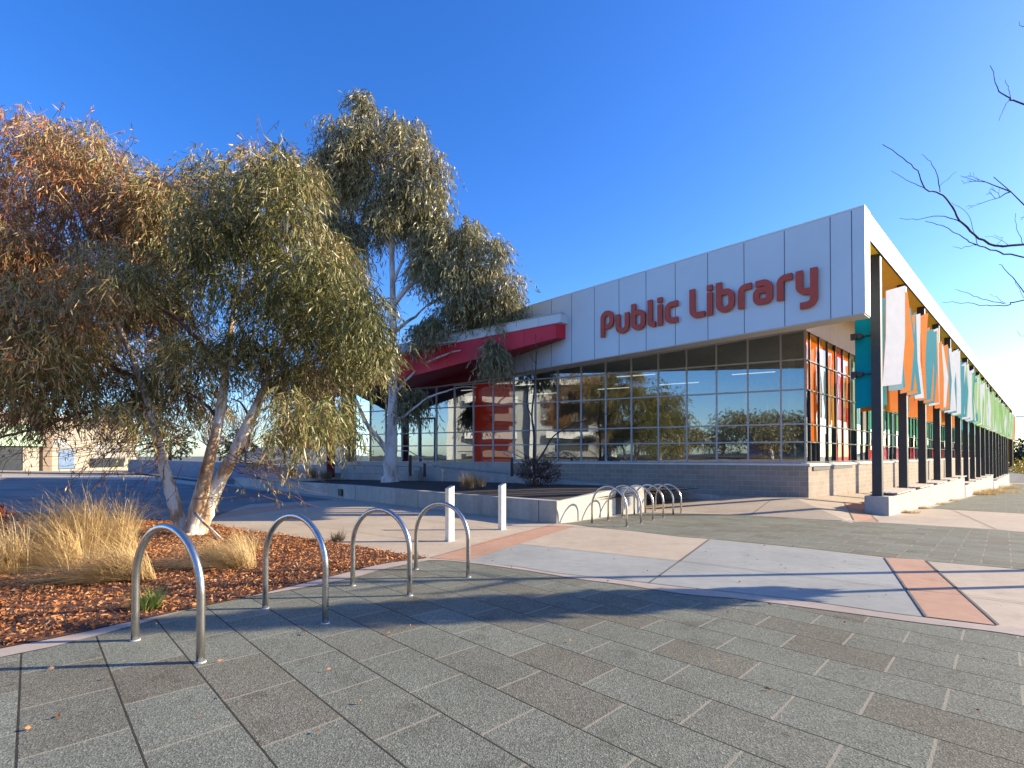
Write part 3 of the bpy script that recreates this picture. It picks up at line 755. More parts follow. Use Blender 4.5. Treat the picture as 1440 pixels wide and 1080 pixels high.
rs = random.Random(5)
qmax = FQ+LEN-1.2
k = 0; q_ = CQ0+.75
while q_ < qmax and k < 140:
    cch = seq[min(k, len(seq)-1)]
    if q_ > qmax-4: cch = 'O'
    wd = rs.uniform(.50,.68) if k else .85; zt = rs.uniform(4.95,5.55)
    b1 = board('side_panel', q_, 3.50+rs.uniform(-.05,.03), wd, 2.18+rs.uniform(-.06,.06), zt, pal[cch], LIB if k < 78 else None, rs.uniform(-.2,.2), rs.uniform(.05,.14), rs.uniform(-.24,.24))
    if rs.random() < .2 and 0 < k < 78:                    # a contrasting wedge fixed to the board's upper half
        X, Y = xy(q_, 3.46); c2 = rs.choice('WTOg' if k < 30 else 'Wgg'); mb = MB()
        lo_ = rs.uniform(2.6,3.6)
        for f in (0,):
            px_, py_ = dY*.07, -dX*.07
            mb.hexa([(X+px_-dX*.1,Y+py_-dY*.1,lo_+ZC),(X+px_+dX*.05,Y+py_+dY*.05,lo_+ZC),(X+px_*1.2+dX*.05,Y+py_*1.2+dY*.05,lo_+ZC),(X+px_*1.2-dX*.1,Y+py_*1.2-dY*.1,lo_+ZC)],
                    [(X+px_-dX*.22,Y+py_-dY*.22,zt-.15+ZC),(X+px_+dX*.2,Y+py_+dY*.2,zt+ZC),(X+px_*1.2+dX*.2,Y+py_*1.2+dY*.2,zt+ZC),(X+px_*1.2-dX*.22,Y+py_*1.2-dY*.22,zt-.15+ZC)])
        mb.build('panel_wedge', M[pal[c2]], b1)
    q_ += rs.uniform(.62,.80); k += 1
for k in range(NC-1):                        # inner row, hung lower behind the columns
    q_ = cq[k]+2.2
    for j, cc in enumerate(('OT' if k < 6 else 'Tg')):
        board('side_panel', q_+j*1.3-.9, 4.25, .9, 1.72+.1*j, 5.7, pal[cc], LIB if k < 7 else None, rs.uniform(-.1,.1), .0, 0)
me_ = bpy.data.meshes.new('far_side_panels'); V_, F_, I_ = [], [], []
for i_, (mt_, f_) in enumerate(FAR_MB.items()):
    n = len(V_); o_ = LIB.location; V_ += [(a-o_.x,b-o_.y,c-o_.z) for a,b,c in f_.v]; F_ += [tuple(n+i for i in q) for q in f_.f]; I_ += [i_]*len(f_.f); me_.materials.append(M[mt_])
me_.from_pydata(V_, [], F_); me_.polygons.foreach_set('material_index', I_); me_.update()
fo = bpy.data.objects.new('far_side_panels', me_); COL.objects.link(fo); fo.parent = LIB; fo['kind'] = 'stuff'
board('side_panel', CQ0+.12, 4.12, .46, 1.52, 6.1, 'teal', LIB, 0, .05, 0, dirv=(-AX,-AY))
board('side_panel', CQ0+.32, 4.0, .5, 1.42, 5.4, 'orange', LIB, .05, .05, .1, dirv=(-AX,-AY))
m = MB()
for z_ in (3.86, 2.62):
    m = MB(); m.tube([P(CQ0+.1,3.9,z_), P(CQ0+.05,4.05,z_), P(CQ0+.03,4.3,z_)], .022, 8)
    m.tube([P(CQ0-.14,4.18,z_), P(CQ0+.06,4.18,z_)], .085, 10)
    m.box(P(CQ0-.02,4.36,z_), .14, .16, .2, .8)
    m.build('panel_bracket', M['darkframe'], LIB)

# red letters of the sign: centre-line strokes with rounded corners
def ribbon(mb, path, s, rads, y0, y1, place):
    pts = []
    n = len(path)
    for i, p_ in enumerate(path):
        r = rads.get(i, 0) if isinstance(rads, dict) else 0
        p_ = Vector(p_)
        if 0 < i < n-1 and r > 0:
            a = (Vector(path[i-1])-p_).normalized(); b = (Vector(path[i+1])-p_).normalized()
            A, B = p_+a*r, p_+b*r; cen = p_+a*r+b*r
            for k in range(9):
                t = k/8; ang = t*math.pi/2
                pts.append(cen-b*r*math.cos(ang)-a*r*math.sin(ang))
        else: pts.append(p_)
    L, R = [], []
    for i, p_ in enumerate(pts):
        d = (pts[min(i+1,len(pts)-1)]-pts[max(i-1,0)])
        if 0 < i < len(pts)-1:
            d1 = (pts[i]-pts[i-1]).normalized(); d2 = (pts[i+1]-pts[i]).normalized(); d = d1+d2
            c_ = max(.5, (d.normalized()).dot(d1))
        else: c_ = 1
        d.normalize(); nn = Vector((-d.y, d.x))*(s/2/c_)
        L.append(p_+nn); R.append(p_-nn)
    n0 = len(mb.v)
    for a, b in zip(L, R):
        for q_ in (a, b):
            mb.v.append(tuple(place(q_.x, q_.y, y0))); mb.v.append(tuple(place(q_.x, q_.y, y1)))
    k = len(pts)
    for i in range(k-1):
        a = n0+i*4; b = a+4
        mb.f += [(a+1,b+1,b+3,a+3),(a,a+2,b+2,b),(a,b,b+1,a+1),(a+2,a+3,b+3,b+2)]
    e = n0+(k-1)*4
    mb.f += [(n0,n0+1,n0+3,n0+2),(e,e+2,e+3,e+1)]
SW = .20; BASE = 4.91; XH = .80; CAP = 1.06
spec = [('P',847,865),('u',868,886.8),('b',890,909.5),('l',913,923.8),('i',926.8,933.8),('c',937,955.3),
        ('L',972,993.3),('i',996.3,1004.5),('b',1009.3,1035),('r',1040,1059.4),('a',1061.3,1088.8),('r',1094.5,1116.3),('y',1121.3,1152)]
for ch, x0, x1 in spec:
    pl, pr = u2x(x0), u2x(x1); w = pl-pr
    h = SW/2; X1 = w-h; r_ = min(.2, (w-SW)*.55)
    def place(x, z, d): return P(FQ-d, pl-x, BASE+z)
    mb = MB()
    t_ = {'P': [([(h,0),(h,CAP-h),(X1,CAP-h),(X1,.40),(h+.12,.40)], {1:r_,2:r_,3:r_})],
          'u': [([(h,XH),(h,h),(X1,h),(X1,XH)], {1:r_,2:r_})],
          'b': [([(h,CAP),(h,h),(X1,h),(X1,XH-h),(h+.1,XH-h)], {1:r_,2:r_,3:r_})],
          'l': [([(h,CAP),(h,h),(w,h)], {1:min(.15,w-SW)})],
          'i': [([(w/2,0),(w/2,XH)], {}),([(w/2,XH+.07),(w/2,CAP)], {})],
          'c': [([(w,XH-h),(h,XH-h),(h,h),(w,h)], {1:r_,2:r_})],
          'L': [([(h,CAP),(h,h),(w,h)], {1:r_})],
          'r': [([(h,0),(h,XH-h),(w,XH-h)], {1:r_*1.2})],
          'a': [([(.08,XH-h),(X1,XH-h),(X1,h),(h,h),(h,.47),(X1-.1,.47)], {1:r_,2:min(r_,.12),3:min(r_,.12),4:min(r_,.12)})],
          'y': [([(h,XH),(h,h+.02),(X1-.1,h+.02)], {1:r_}),([(X1,XH),(X1,-.30),(.12,-.30)], {1:r_})]}[ch]
    for i, (pth, rd) in enumerate(t_):
        s_ = SW if ch != 'i' else min(SW, w)
        ribbon(mb, pth, s_, rd, .05, .13+.004*i, place)
    mb.build('sign_letter', M['sign'], LIB)

# ------------------------------------------------------------------ retaining walls, platform, seats
base_l = [(783,736.5),(640,719.5),(500,703),(380,688.4),(330,682.5)]
top_l = [705,694.5,682.6,675.4,671.5]
def wallstrip(mb, pts, tops, thick, inward):
    """pts: outer base points, tops: z of the top, inward: unit vectors to the inner face"""
    n = len(pts)
    for i in range(n-1):
        a, b = pts[i], pts[i+1]; ia, ib = inward[i]*thick, inward[i+1]*thick
        za, zb = a.z-.3, b.z-.3
        mb.hexa([(a.x,a.y,za),(b.x,b.y,zb),(b.x+ib.x,b.y+ib.y,zb),(a.x+ia.x,a.y+ia.y,za)],
                [(a.x,a.y,tops[i]),(b.x,b.y,tops[i+1]),(b.x+ib.x,b.y+ib.y,tops[i+1]),(a.x+ia.x,a.y+ia.y,tops[i])])
PLW = [gp(*p) for p in base_l]
PLT = [at(p[0], t, w.y).z for p, t, w in zip(base_l, top_l, PLW)]
nb = Vector((BX,BY,0))
inl = [Vector((.25,1.0,0)).normalized()*1.25]+[nb]*4
PW = empty('planter_wall', PLW[0], 'low cast concrete planter wall running from the far bike racks back to the entrance', 'wall')
mb = MB(); wallstrip(mb, PLW, PLT, .27, inl); mb.build('wall_face', M['wall'], PW, bevel=.012)
base_r = [(783.4,736.4),(866,724.4)]; tr_ = [705.1,688.4]
PRW = [gp(*p) for p in base_r]; PRT = [at(p[0], t, w.y).z for p, t, w in zip(base_r, tr_, PRW)]
inr = [Vector((.25,1.0,0)).normalized()*1.25, Vector((-.75,.65,0))]
mb = MB(); wallstrip(mb, PRW, [z+.002 for z in PRT], .27, inr); mb.build('wall_return', M['whitewall'], PW, bevel=.012)
base_e = [(874,723.3),(906,720.8)]; te_ = [687.6,683.6]
PEW = [gp(*p) for p in base_e]; PET = [at(p[0], t, w.y).z for p, t, w in zip(base_e, te_, PEW)]
mb = MB(); wallstrip(mb, PEW, PET, .3, [Vector((-.75,.65,0))]*2); o = mb.build('end_pier', M['whitewall'], PW, bevel=.012)
mb = MB()
for px in (757.5, 588, 500, 427):
    t_, _ = ray(px, 700)
    for a, b, za, zb in zip(PLW[:-1], PLW[1:], PLT[:-1], PLT[1:]):
        den = (b.x-a.x)-t_*(b.y-a.y); s_ = (t_*a.y-a.x)/den
        if 0 <= s_ <= 1:
            p_ = a.lerp(b, s_); d = (b-a); d.z = 0; d.normalize(); n_ = Vector((d.y,-d.x,0)); n_ = n_ if n_.y < 0 else -n_
            zt = za+(zb-za)*s_-.012; zz = p_.z-.05
            w_ = d*.012; o1 = n_*.003; o2 = n_*-.004
            mb.hexa([(p_-w_+o1).to_tuple()[:2]+(zz,),(p_+w_+o1).to_tuple()[:2]+(zz,),(p_+w_+o2).to_tuple()[:2]+(zz,),(p_-w_+o2).to_tuple()[:2]+(zz,)],
                    [(p_-w_+o1).to_tuple()[:2]+(zt,),(p_+w_+o1).to_tuple()[:2]+(zt,),(p_+w_+o2).to_tuple()[:2]+(zt,),(p_-w_+o2).to_tuple()[:2]+(zt,)])
mb.build('wall_joint', M['joint'], PW)
# black drain recess in the wall
a = gp(487,701.5); t0 = at(470,684.5,a.y+.55); 
mb = MB(); c = at(479,692.5,gp(479,700.7).y+.04); mb.box(c, .34, .10, .30, math.atan2(AY,AX)); mb.build('wall_opening', M['black'], PW)
# garden soil behind the wall
mb = MB()
soil = [(p_+v_*.26, z-.10) for p_, v_, z in zip(PLW, inl, PLT)]
backp = [G(3.6,1.8,0), G(8.5,1.8,0), G(14,1.8,0), G(19,2.9,0), G(23,3.0,0)]
for i in range(4):
    a, za = soil[i]; b, zb = soil[i+1]; c, d = backp[i+1], backp[i]
    N_ = 4
    for k in range(N_):
        def L_(p0, z0, p1, z1, t): return (p0.x+(p1.x-p0.x)*t, p0.y+(p1.y-p0.y)*t, z0+(z1-z0)*t+.10*math.sin(math.pi*t))
        mb.quad(L_(a,za,d,ZC-1.28,k/N_), L_(b,zb,c,ZC-1.28,k/N_), L_(b,zb,c,ZC-1.28,(k+1)/N_), L_(a,za,d,ZC-1.28,(k+1)/N_))
a, za = soil[0]; b = PRW[1]+inr[1]*.2; c = backp[0]
mb.quad((a.x,a.y,za),(b.x,b.y,PRT[1]-.12),(c.x,c.y,ZC-1.3),(c.x-.1,c.y+.1,ZC-1.3))
e2 = PEW[1]+Vector((-.3,.3,0)); mb.quad((b.x,b.y,PRT[1]-.12),(e2.x,e2.y,PRT[1]-.2),(e2.x,e2.y,PRT[1]-.2),(c.x,c.y,ZC-1.3)) if False else None
o = mb.build('garden_bed', M['dirt']); o['kind'] = 'structure'
# ramp and platform at the entrance
mb = MB(); mb.boxg(3.0, 17.0, .14, 1.62, -3.0, -1.62, -3.0, -.60); mb.boxg(17.0, 28, .14, 1.9, -3.0, -.60)
mb.boxg(17.05, 28, 1.9, 2.3, -3.0, -.78); mb.boxg(17.05, 28, 2.3, 2.75, -3.0, -.96)
o = mb.build('entrance_platform', M['wall']); o['kind'] = 'structure'
mb = MB(); mb.boxg(3.2, 17.0, 1.62, 1.80, -3.0, -1.52, -3.0, -.55); mb.boxg(9.6, 11.2, 1.801, 2.3, -3, -1.18)
o = mb.build('ramp_wall', M['wall'], None, bevel=.01); tag(o, 'low concrete upstand along the ramp in front of the block base', 'wall')

# concrete seat walls under the columns
names = ['pale concrete seat wall under the nearest black columns', 'second pale concrete seat wall with dry grass along its foot', 'farthest pale concrete seat wall by the end of the building']
for (q0, q1, zt), nm in zip(SEATS, names):
    g0 = P(q0, 3.43, 0); r_ = empty('seat_wall', (g0.x, g0.y, gz(g0.x, g0.y)), nm, 'seat wall', 'seat walls under the columns')
    nseg = 5
    for k in range(nseg):
        a, b = q0+(q1-q0)*k/nseg, q0+(q1-q0)*(k+1)/nseg-.02
        zb = min(gz(*xy(a,3.43)), gz(*xy(b,3.43)))-ZC-.25
        mb = MB(); mb.boxqp(a, b, 3.43, 4.07, zb, zt); mb.build('wall_block', M['whitewall'], r_, bevel=.015)
    for q_ in cq:
        a, b = q_+.55, q_+CP-.5
        if a > q0 and b < q1+.2:
            mb = MB()
            for j in range(5): mb.boxqp(a, b, 3.33+j*.15, 3.33+j*.15+.125, zt+.05, zt+.095)
            for s_ in (a+.4, b-.4): mb.boxqp(s_, s_+.08, 3.40, 4.02, zt-.004, zt+.05)
            mb.build('bench_slats', M['timber'], r_)

# ------------------------------------------------------------------ bike racks
def hoop(la, ra, H=.90):
    a, b = gp(*la), gp(*ra); mid = (a+b)/2; W = math.hypot(b.x-a.x, b.y-a.y)
    return a, b, mid, W
def make_hoop(a, b, H, label, group, rad=.026):
    mid = (a+b)/2; d = (b-a); W = math.hypot(d.x, d.y); ang = math.atan2(d.y, d.x)
    r_ = empty('bike_rack', mid, label, 'bike rack', group)
    R = W/2; sl = (b.z-a.z)
    pts = []
    pts.append(Vector((-R,0,-sl/2-.06))); pts.append(Vector((-R,0,(H-R)*.5)))
    for k in range(25):
        th = math.pi*(1-k/24); pts.append(Vector((R*math.cos(th),0,(H-R)+R*math.sin(th))))
    pts.append(Vector((R,0,(H-R)*.5))); pts.append(Vector((R,0,sl/2-.06)))
    ca, sa = math.cos(ang), math.sin(ang)
    pts = [Vector((mid.x+p_.x*ca, mid.y+p_.x*sa, mid.z+p_.z)) for p_ in pts]
    mb = MB(); mb.tube(pts, rad, 18); mb.build('hoop', M['steel'], r_, smooth=True)
    for p_, zz in ((pts[0], a.z), (pts[-1], b.z)):
        mb = MB(); mb.tube([Vector((p_.x,p_.y,zz-.004)), Vector((p_.x,p_.y,zz+.012))], [rad+.012, rad+.008], 18); mb.build('foot_collar', M['frame'], r_)
    return r_
near = [((190,901),(282,932),736,'nearest stainless bike hoop, beside the straw grasses at the left'),
        ((373,856),(457.5,877),721,'second stainless bike hoop from the left in the front row'),
        ((496,824),(576,838),713,'third stainless bike hoop from the left in the front row'),
        ((585,801),(658.5,812),705,'last stainless bike hoop of the front row, in front of the taller post')]
for la, ra, ty, lb in near:
    a, b = gp(*la), gp(*ra); mid = (a+b)/2
    H = at((la[0]+ra[0])/2, ty, mid.y).z-mid.z-.0
    make_hoop(a, b, H-.026, lb, 'bike hoops in the front row')
farh = [((832.5,736),(881.3,741)),((855.3,732),(901.3,736)),((875.3,727.5),(918.3,731.5)),((892,724.5),(932.8,728)),((907.5,721.5),(946.7,724.5)),((921.7,718.5),(957.8,721.5))]
tops = [682.3,681.3,680.8,680.3,680,679.7]
ords = ['nearest bike hoop of the back row, beside the planter corner','second nearest bike hoop of the back row beside the planter','third nearest bike hoop of the back row beside the planter','third farthest bike hoop of the back row beside the planter','second farthest bike hoop of the back row beside the planter','farthest bike hoop of the back row, nearest the block wall']
for (la, ra), ty, lb in zip(farh, tops, ords):
    a, b = gp(*la), gp(*ra); mid = (a+b)/2
    H = at((la[0]+ra[0])/2, ty, mid.y).z-mid.z
    make_hoop(a, b, H-.026, lb, 'bike hoops in the back row')

# ------------------------------------------------------------------ square posts
for px, by, ty, lb in ((632.5,761,683,'square aluminium post with slanted top, nearer to the front bike row'),(706,744.7,679.5,'square aluminium post with slanted top, closer to the planter wall')):
    g = gp(px, by); h = at(px, ty, g.y).z-g.z
    r_ = empty('square_post', g, lb, 'bollard', 'square posts on the path')
    mb = MB(); s_ = .062; an = math.radians(38); ca, sa = math.cos(an), math.sin(an)
    b_, t_ = [], []
    for dx, dy, dz in ((-1,-1,-.05),(1,-1,-.0),(1,1,.0),(-1,1,-.05)):
        X, Y = g.x+(ca*dx-sa*dy)*s_, g.y+(sa*dx+ca*dy)*s_
        b_.append((X,Y,g.z-.05)); t_.append((X,Y,g.z+h+dz*1.0))
    mb.hexa(b_, t_); mb.build('post', M['bollard'], r_, bevel=.004)
    mb = MB(); mb.box((g.x,g.y,g.z+.004), .17, .17, .012, an); mb.build('base_plate', M['frame'], r_)

# handrails and black posts by the entrance
def rail(pts, rad, label, posts):
    r_ = empty('handrail', Vector((pts[0].x, pts[0].y, gz(pts[0].x, pts[0].y)+.6)), label, 'handrail')
    mb = MB(); mb.tube(pts, rad, 8); mb.build('rail', M['steel'], r_, smooth=True)
    for p_ in posts:
        mb = MB(); mb.tube([p_, Vector((p_.x,p_.y,p_.z-1.05))], rad*.9, 8); mb.build('upright', M['steel'], r_)
Y1 = 24.6
rail([at(548,634,Y1+.6), at(575,634,Y1), at(601,649,Y1-.3), at(627,664,Y1-.6)], .022, 'thin steel handrail sloping down the entrance steps beside the gum trunk', [at(575,634.4,Y1), at(622,661,Y1-.6)])
rail([at(716,641.5,21.6), at(708,637,21.6), at(707,634.5,21.6), at(712,634.2,21.6), at(722,638,21.6), at(752,652,21.8)], .022, 'hooked steel handrail at the foot of the ramp before the red glass', [at(721,638,21.6), at(748,650,21.8)])
for px, ty, by, Yp, lb in ((577,640,662,24.4,'taller black post beside the entrance handrail'),(597,651.5,663.5,24.4,'shorter black post beside the entrance handrail'),(719.8,643,662,21.5,'black post in front of the red glass')):
    a, b = at(px,by,Yp), at(px,ty,Yp); mb = MB(); mb.tube([Vector((a.x,a.y,a.z-.25)), Vector((a.x,a.y,b.z-.01)), b], [.065,.065,.055], 14)
    o = mb.build('black_post', M['black'], None, smooth=False, loc=(a.x,a.y,a.z-.2)); tag(o, lb, 'post', 'black posts by the entrance')
# ------------------------------------------------------------------ near gum tree
def clump(x, y, rx, ry, Y, dz=1.0, dens=1.0):
    c = at(x, y, Y); return (tuple(c), (rx/F*Y, dz, ry/F*Y), dens)
tb = gp(272, 752)
T1 = empty('gum_tree', tb, 'big three stemmed gum tree with bronze and olive hanging leaves in the mulch bed', 'tree')
YT = tb.y
cl1 = []
rr = random.Random(3)
for x, y, rx, ry in ((55,215,80,55),(140,265,85,65),(5,320,80,85),(105,385,105,85),(235,310,75,65),(325,262,80,62),(392,262,65,58),(448,350,65,75),(350,365,95,80),(478,425,60,75),(230,420,88,75),(400,455,85,75),(500,505,48,55),(300,500,85,60),(165,495,85,60),(50,480,90,75),(440,545,62,55),(245,560,65,40),(100,560,75,40),(10,545,60,40),(-75,300,80,120),(-70,460,80,110),(372,215,35,30),(45,170,45,22),(535,470,20,40),(440,570,38,30),(-150,380,70,110),(190,230,50,35),(505,455,28,50),(290,235,40,28),(120,205,45,25),(425,245,30,35)):
    cl1.append(clump(x, y+(16 if y < 420 else 8), rx*.92, ry*.92, YT+rr.uniform(-1.6,1.7), 1.15, 1.0))
for x, y, rx, ry in ((445,600,38,30),(480,590,26,32),(412,606,22,20)):
    cl1.append(clump(x, y, rx, ry, YT+rr.uniform(-.8,.8), .9, .28))
for x, y, rx, ry in ((205,588,38,22),):
    cl1.append(clump(x, y, rx, ry, YT-.9, .7, .8))
for x, y, rx, ry in ((100,420,70,70),(160,380,60,60)):
    cl1.append(clump(x, y, rx, ry, YT-1.3, .7, .9))
for x, y, rx, ry in ((100,300,120,100),(300,380,140,110),(150,470,130,60),(420,420,80,90),(-60,400,90,120)):
    cl1.append(clump(x, y, rx, ry, YT+2.2, 1.0, .7))
pp, dd, ll, ww = crown(lumpy(cl1), 88, .17, .0195, nl=13, droop=.78, strand=.72, lo=14)
if len(pp) > 450000:
    ix = RNG.permutation(len(pp))[:450000]; pp, dd, ll, ww = pp[ix], dd[ix], ll[ix], ww[ix]
leaves('crown', pp, dd, ll, ww, M['leaf1'], T1, .2, origin=tb)
print('leaves tree1', len(pp))
mb = MB()
def limb(pix, Ys, r0, r1, seg=12, n=5):
    pts = [at(x, y, Y_) for (x, y), Y_ in zip(pix, Ys)]
    pts = [Vector(p_) for p_ in catmull([tuple(p_) for p_ in pts], n)]
    k = len(pts); rad = [r0+(r1-r0)*(i/(k-1))**.8 for i in range(k)]
    rad = [x*(1+.10*random.gauss(0,1)*.6) for x in rad]
    mb.tube(pts, rad, seg); return pts
b0 = tb
limb([(262,775),(252,735),(240,690),(226,640),(210,570),(185,500),(150,420),(110,330)], [YT-.05,YT,YT,YT,YT+.1,YT+.4,YT+.8,YT+1.2], .145, .025)
limb([(268,778),(273,735),(284,690),(296,640),(308,590),(318,520),(330,430),(350,330),(370,240)], [YT-.1,YT-.05,YT-.1,YT-.1,YT,YT+.2,YT+.6,YT+1.0,YT+1.3], .165, .025)
limb([(272,778),(286,730),(302,690),(328,640),(352,590),(370,550),(400,480),(430,400),(455,330)], [YT-.05,YT+.05,YT+.1,YT+.1,YT+.1,YT+.2,YT+.4,YT+.5,YT+.6], .17, .035)
limb([(266,800),(270,775),(268,750)], [YT-.1,YT-.08,YT-.05], .36, .24, 14)
mb.build('trunk', M['bark'], T1, smooth=True); mb = MB()
for a, b_, Ya, Yb, r0 in (((210,575),(60,602),YT,YT-.6,.045),((318,520),(220,430),YT+.3,YT+1.0,.06),((370,550),(470,500),YT+.2,YT+.6,.05),((200,540),(40,470),YT+.2,YT+.9,.05),((330,430),(420,330),YT+.6,YT+1.0,.05),((150,420),(30,300),YT+.8,YT+1.4,.045),((308,590),(240,545),YT,YT+.5,.035),((352,590),(325,560),YT+.1,YT+.3,.03),((400,480),(520,470),YT+.4,YT,.04),((60,602),(-60,640),YT-.6,YT-1.0,.025)):
    pts = wander(at(*a,Ya), at(*b_,Yb), 9, .05, .06); mb.tube(pts, taper(r0, r0*.3, len(pts)), 7)
mb.build('branch', M['twig'], T1, smooth=True); mb = MB()  # shade on the branches is put into this darker twig colour
# peeled root and bark strip at the foot
pts = [at(275,722,YT-.25), at(285,733,YT-.4), at(305,752,YT-.7), at(330,775,YT-1.0)]; mb.tube(pts, [.03,.028,.022,.012], 7)
mb.build('bark_strip', M['bark'], T1, smooth=True)
mb = MB(); LP, LD = [], []
for x0, y0, x1, y1, n in ((205,610,60,640,16),(190,600,110,690,14),(330,640,425,690,16),(345,650,400,650,12),(60,600,10,650,10),(240,640,200,710,9),(110,580,20,620,10),(300,690,345,700,8),(250,620,190,650,10),(360,640,440,665,10)):
    for k in range(n):
        a = at(x0+rr.uniform(-30,30), y0+rr.uniform(-22,18), YT+rr.uniform(-.9,.9)); b_ = at(x1+rr.uniform(-45,45), y1+rr.uniform(-28,28), YT+rr.uniform(-1.2,.9))
        pts = wander(a, b_, 7, .09, -.04); mb.tube(pts, taper(.007, .0025, len(pts)), 4, False)
        for j in range(rr.randint(2,7)):
            i = rr.randint(3,7); LP.append(pts[i]); LD.append((rr.gauss(0,.4), rr.gauss(0,.4), -1))
mb.build('twig', M['twig'], T1); mb = MB()
for x0, y0, x1, y1 in ((30,230,30,150),(60,215,75,145),(90,220,110,160),(160,230,170,185),(10,200,5,160),(130,220,120,170)):
    for k in range(3):
        a = at(x0+rr.uniform(-10,10), y0, YT+rr.uniform(-.8,.8)); b_ = at(x1+rr.uniform(-18,18), y1+rr.uniform(-10,10), YT+rr.uniform(-.8,.8))
        pts = wander(a, b_, 6, .08); mb.tube(pts, taper(.008, .003, len(pts)), 4, False)
        for j in range(7): LP.append(pts[rr.randint(2,6)]); LD.append((rr.gauss(.3,.6), rr.gauss(0,.4), rr.gauss(.1,.5)))
mb.build('twig', M['twig'], T1); mb = MB()
for x0, y0, x1, y1 in ((370,230,375,175),(355,235,340,195),(405,230,425,205)):
    for k in range(3):
        a = at(x0+rr.uniform(-10,10), y0, YT+rr.uniform(-.8,.8)); b_ = at(x1+rr.uniform(-18,18), y1+rr.uniform(-10,10), YT+rr.uniform(-.8,.8))
        pts = wander(a, b_, 6, .08); mb.tube(pts, taper(.008, .003, len(pts)), 4, False)
        for j in range(7): LP.append(pts[rr.randint(2,6)]); LD.append((rr.gauss(.3,.6), rr.gauss(0,.4), rr.gauss(.1,.5)))
mb.build('twig', M['twig'], T1)
LP = np.array([tuple(p_) for p_ in LP]); LD = np.array(LD)
leaves('loose_leaves', LP, LD, .11*(.6+.7*RNG.random(len(LP))), .017*np.ones(len(LP)), M['leaf1'], T1, .2, origin=tb)

# ------------------------------------------------------------------ second gum tree in the planter
Y2 = 24.0; t2 = at(549, 681, Y2)
T2 = empty('gum_tree', t2, 'tall pale trunked gum tree with grey green crown growing in the planter', 'tree')
cl2 = []
for x, y, rx, ry in ((512,172,30,32),(500,215,45,42),(556,205,42,40),(585,245,36,45),(480,262,30,42),(530,268,55,40),(600,285,24,38),(640,325,46,34),(680,365,38,45),(640,385,52,42),(702,412,30,30),(668,425,45,24),(545,300,40,28),(478,225,24,26),(600,330,22,22),(610,375,25,30)):
    cl2.append(clump(x, y, rx, ry, Y2+rr.uniform(-1.1,1.1), 1.2, 1.0))
for x, y, rx, ry in ((695,458,26,36),(702,436,28,20),(600,462,18,18),(580,565,20,22),(700,492,16,18),(640,436,40,14)):
    cl2.append(clump(x, y, rx, ry, Y2+rr.uniform(-.8,.8), .8, .62))
for x, y, rx, ry in ((495,345,35,45),(485,420,30,50),(500,490,30,40),(470,320,25,35)):
    cl2.append(clump(x, y, rx, ry, Y2+rr.uniform(-.6,1.0), 1.0, .7))
pp, dd, ll, ww = crown(lumpy(cl2), 46, .27, .05, nl=14, droop=1.0, strand=1.1)
if len(pp) > 200000:
    ix = RNG.permutation(len(pp))[:200000]; pp, dd, ll, ww = pp[ix], dd[ix], ll[ix], ww[ix]
leaves('crown', pp, dd, ll, ww, M['leaf2'], T2, .15, origin=t2)
print('leaves tree2', len(pp))
mb = MB()
limb([(549,684),(549,650),(551,620),(552,580),(553,520),(553,450),(552,400),(550,330),(545,270),(525,190)], [Y2]*10, .36, .05)
limb([(549,690),(549,670)], [Y2,Y2], .52, .42)
limb([(545,634),(530,615),(515,595),(500,560)], [Y2,Y2-.3,Y2-.6,Y2-1], .17, .06)
for a, b_, r0 in (((553,430),(640,350),.13),((552,470),(600,430),.1),((600,430),(690,400),.07),((552,400),(585,330),.09),((553,500),(650,480),.09),((551,560),(600,510),.08),((600,560),(670,545),.05),((553,600),(600,560),.08),((550,350),(500,290),.08),((552,440),(500,380),.07),((550,330),(585,260),.06),((600,510),(690,480),.05)):
    pts = wander(at(*a,Y2), at(*b_,Y2+rr.uniform(-1,1)), 8, .05, .05); mb.tube(pts, taper(r0, r0*.35, len(pts)), 8)
mb.build('trunk', M['bark2'], T2, smooth=True)

# ------------------------------------------------------------------ bare street tree reaching in from the right
BT = Vector((9.6, 7.35, 0)); BT.z = gz(BT.x, BT.y)
T3 = empty('bare_tree', BT, 'leafless dark branches of a winter street tree reaching in at the right edge', 'tree')
mb = MB()
top = Vector((9.5,7.2,BT.z+6.5))
mb.tube(wander(BT-Vector((0,0,.1)), top, 10, .012), taper(.085,.03,11), 10)
def branch(p0, p1, r0, lvl=0, n=8):
    pts = wander(p0, p1, n, .05, -.03 if lvl == 0 else .02)
    mb.tube(pts, taper(r0, max(.0025, r0*.25), len(pts)), 6, False)
    if lvl < 3:
        L = (Vector(p1)-Vector(p0)).length
        for k in range(4 if lvl == 0 else 3):
            i = random.randint(2, n-1); d = (pts[i]-pts[i-1]).normalized()
            side = Vector((random.gauss(0,.5),random.gauss(0,.5),random.gauss(.25,.6)))
            branch(pts[i], pts[i]+(d+side).normalized()*L*random.uniform(.2,.42), r0*.45, lvl+1, 6)
def pathbr(pix, Y_, r0, r1):
    pts = [at(x, y, Y_+dy) for x, y, dy in pix]; pts = [Vector(p_) for p_ in catmull([tuple(p_) for p_ in pts], 4)]
    for i in range(1, len(pts)-1): pts[i] = pts[i]+Vector((random.gauss(0,.006),0,random.gauss(0,.008)))
    mb.tube(pts, taper(r0, r1, len(pts)), 6, False); return pts
YB = 6.6
def tie(p_, z):                               # carry a branch on to the trunk beyond the frame
    mb.tube(wander(Vector((9.53,7.25,z)), p_, 6, .03), taper(.04,.02,7), 7, False)
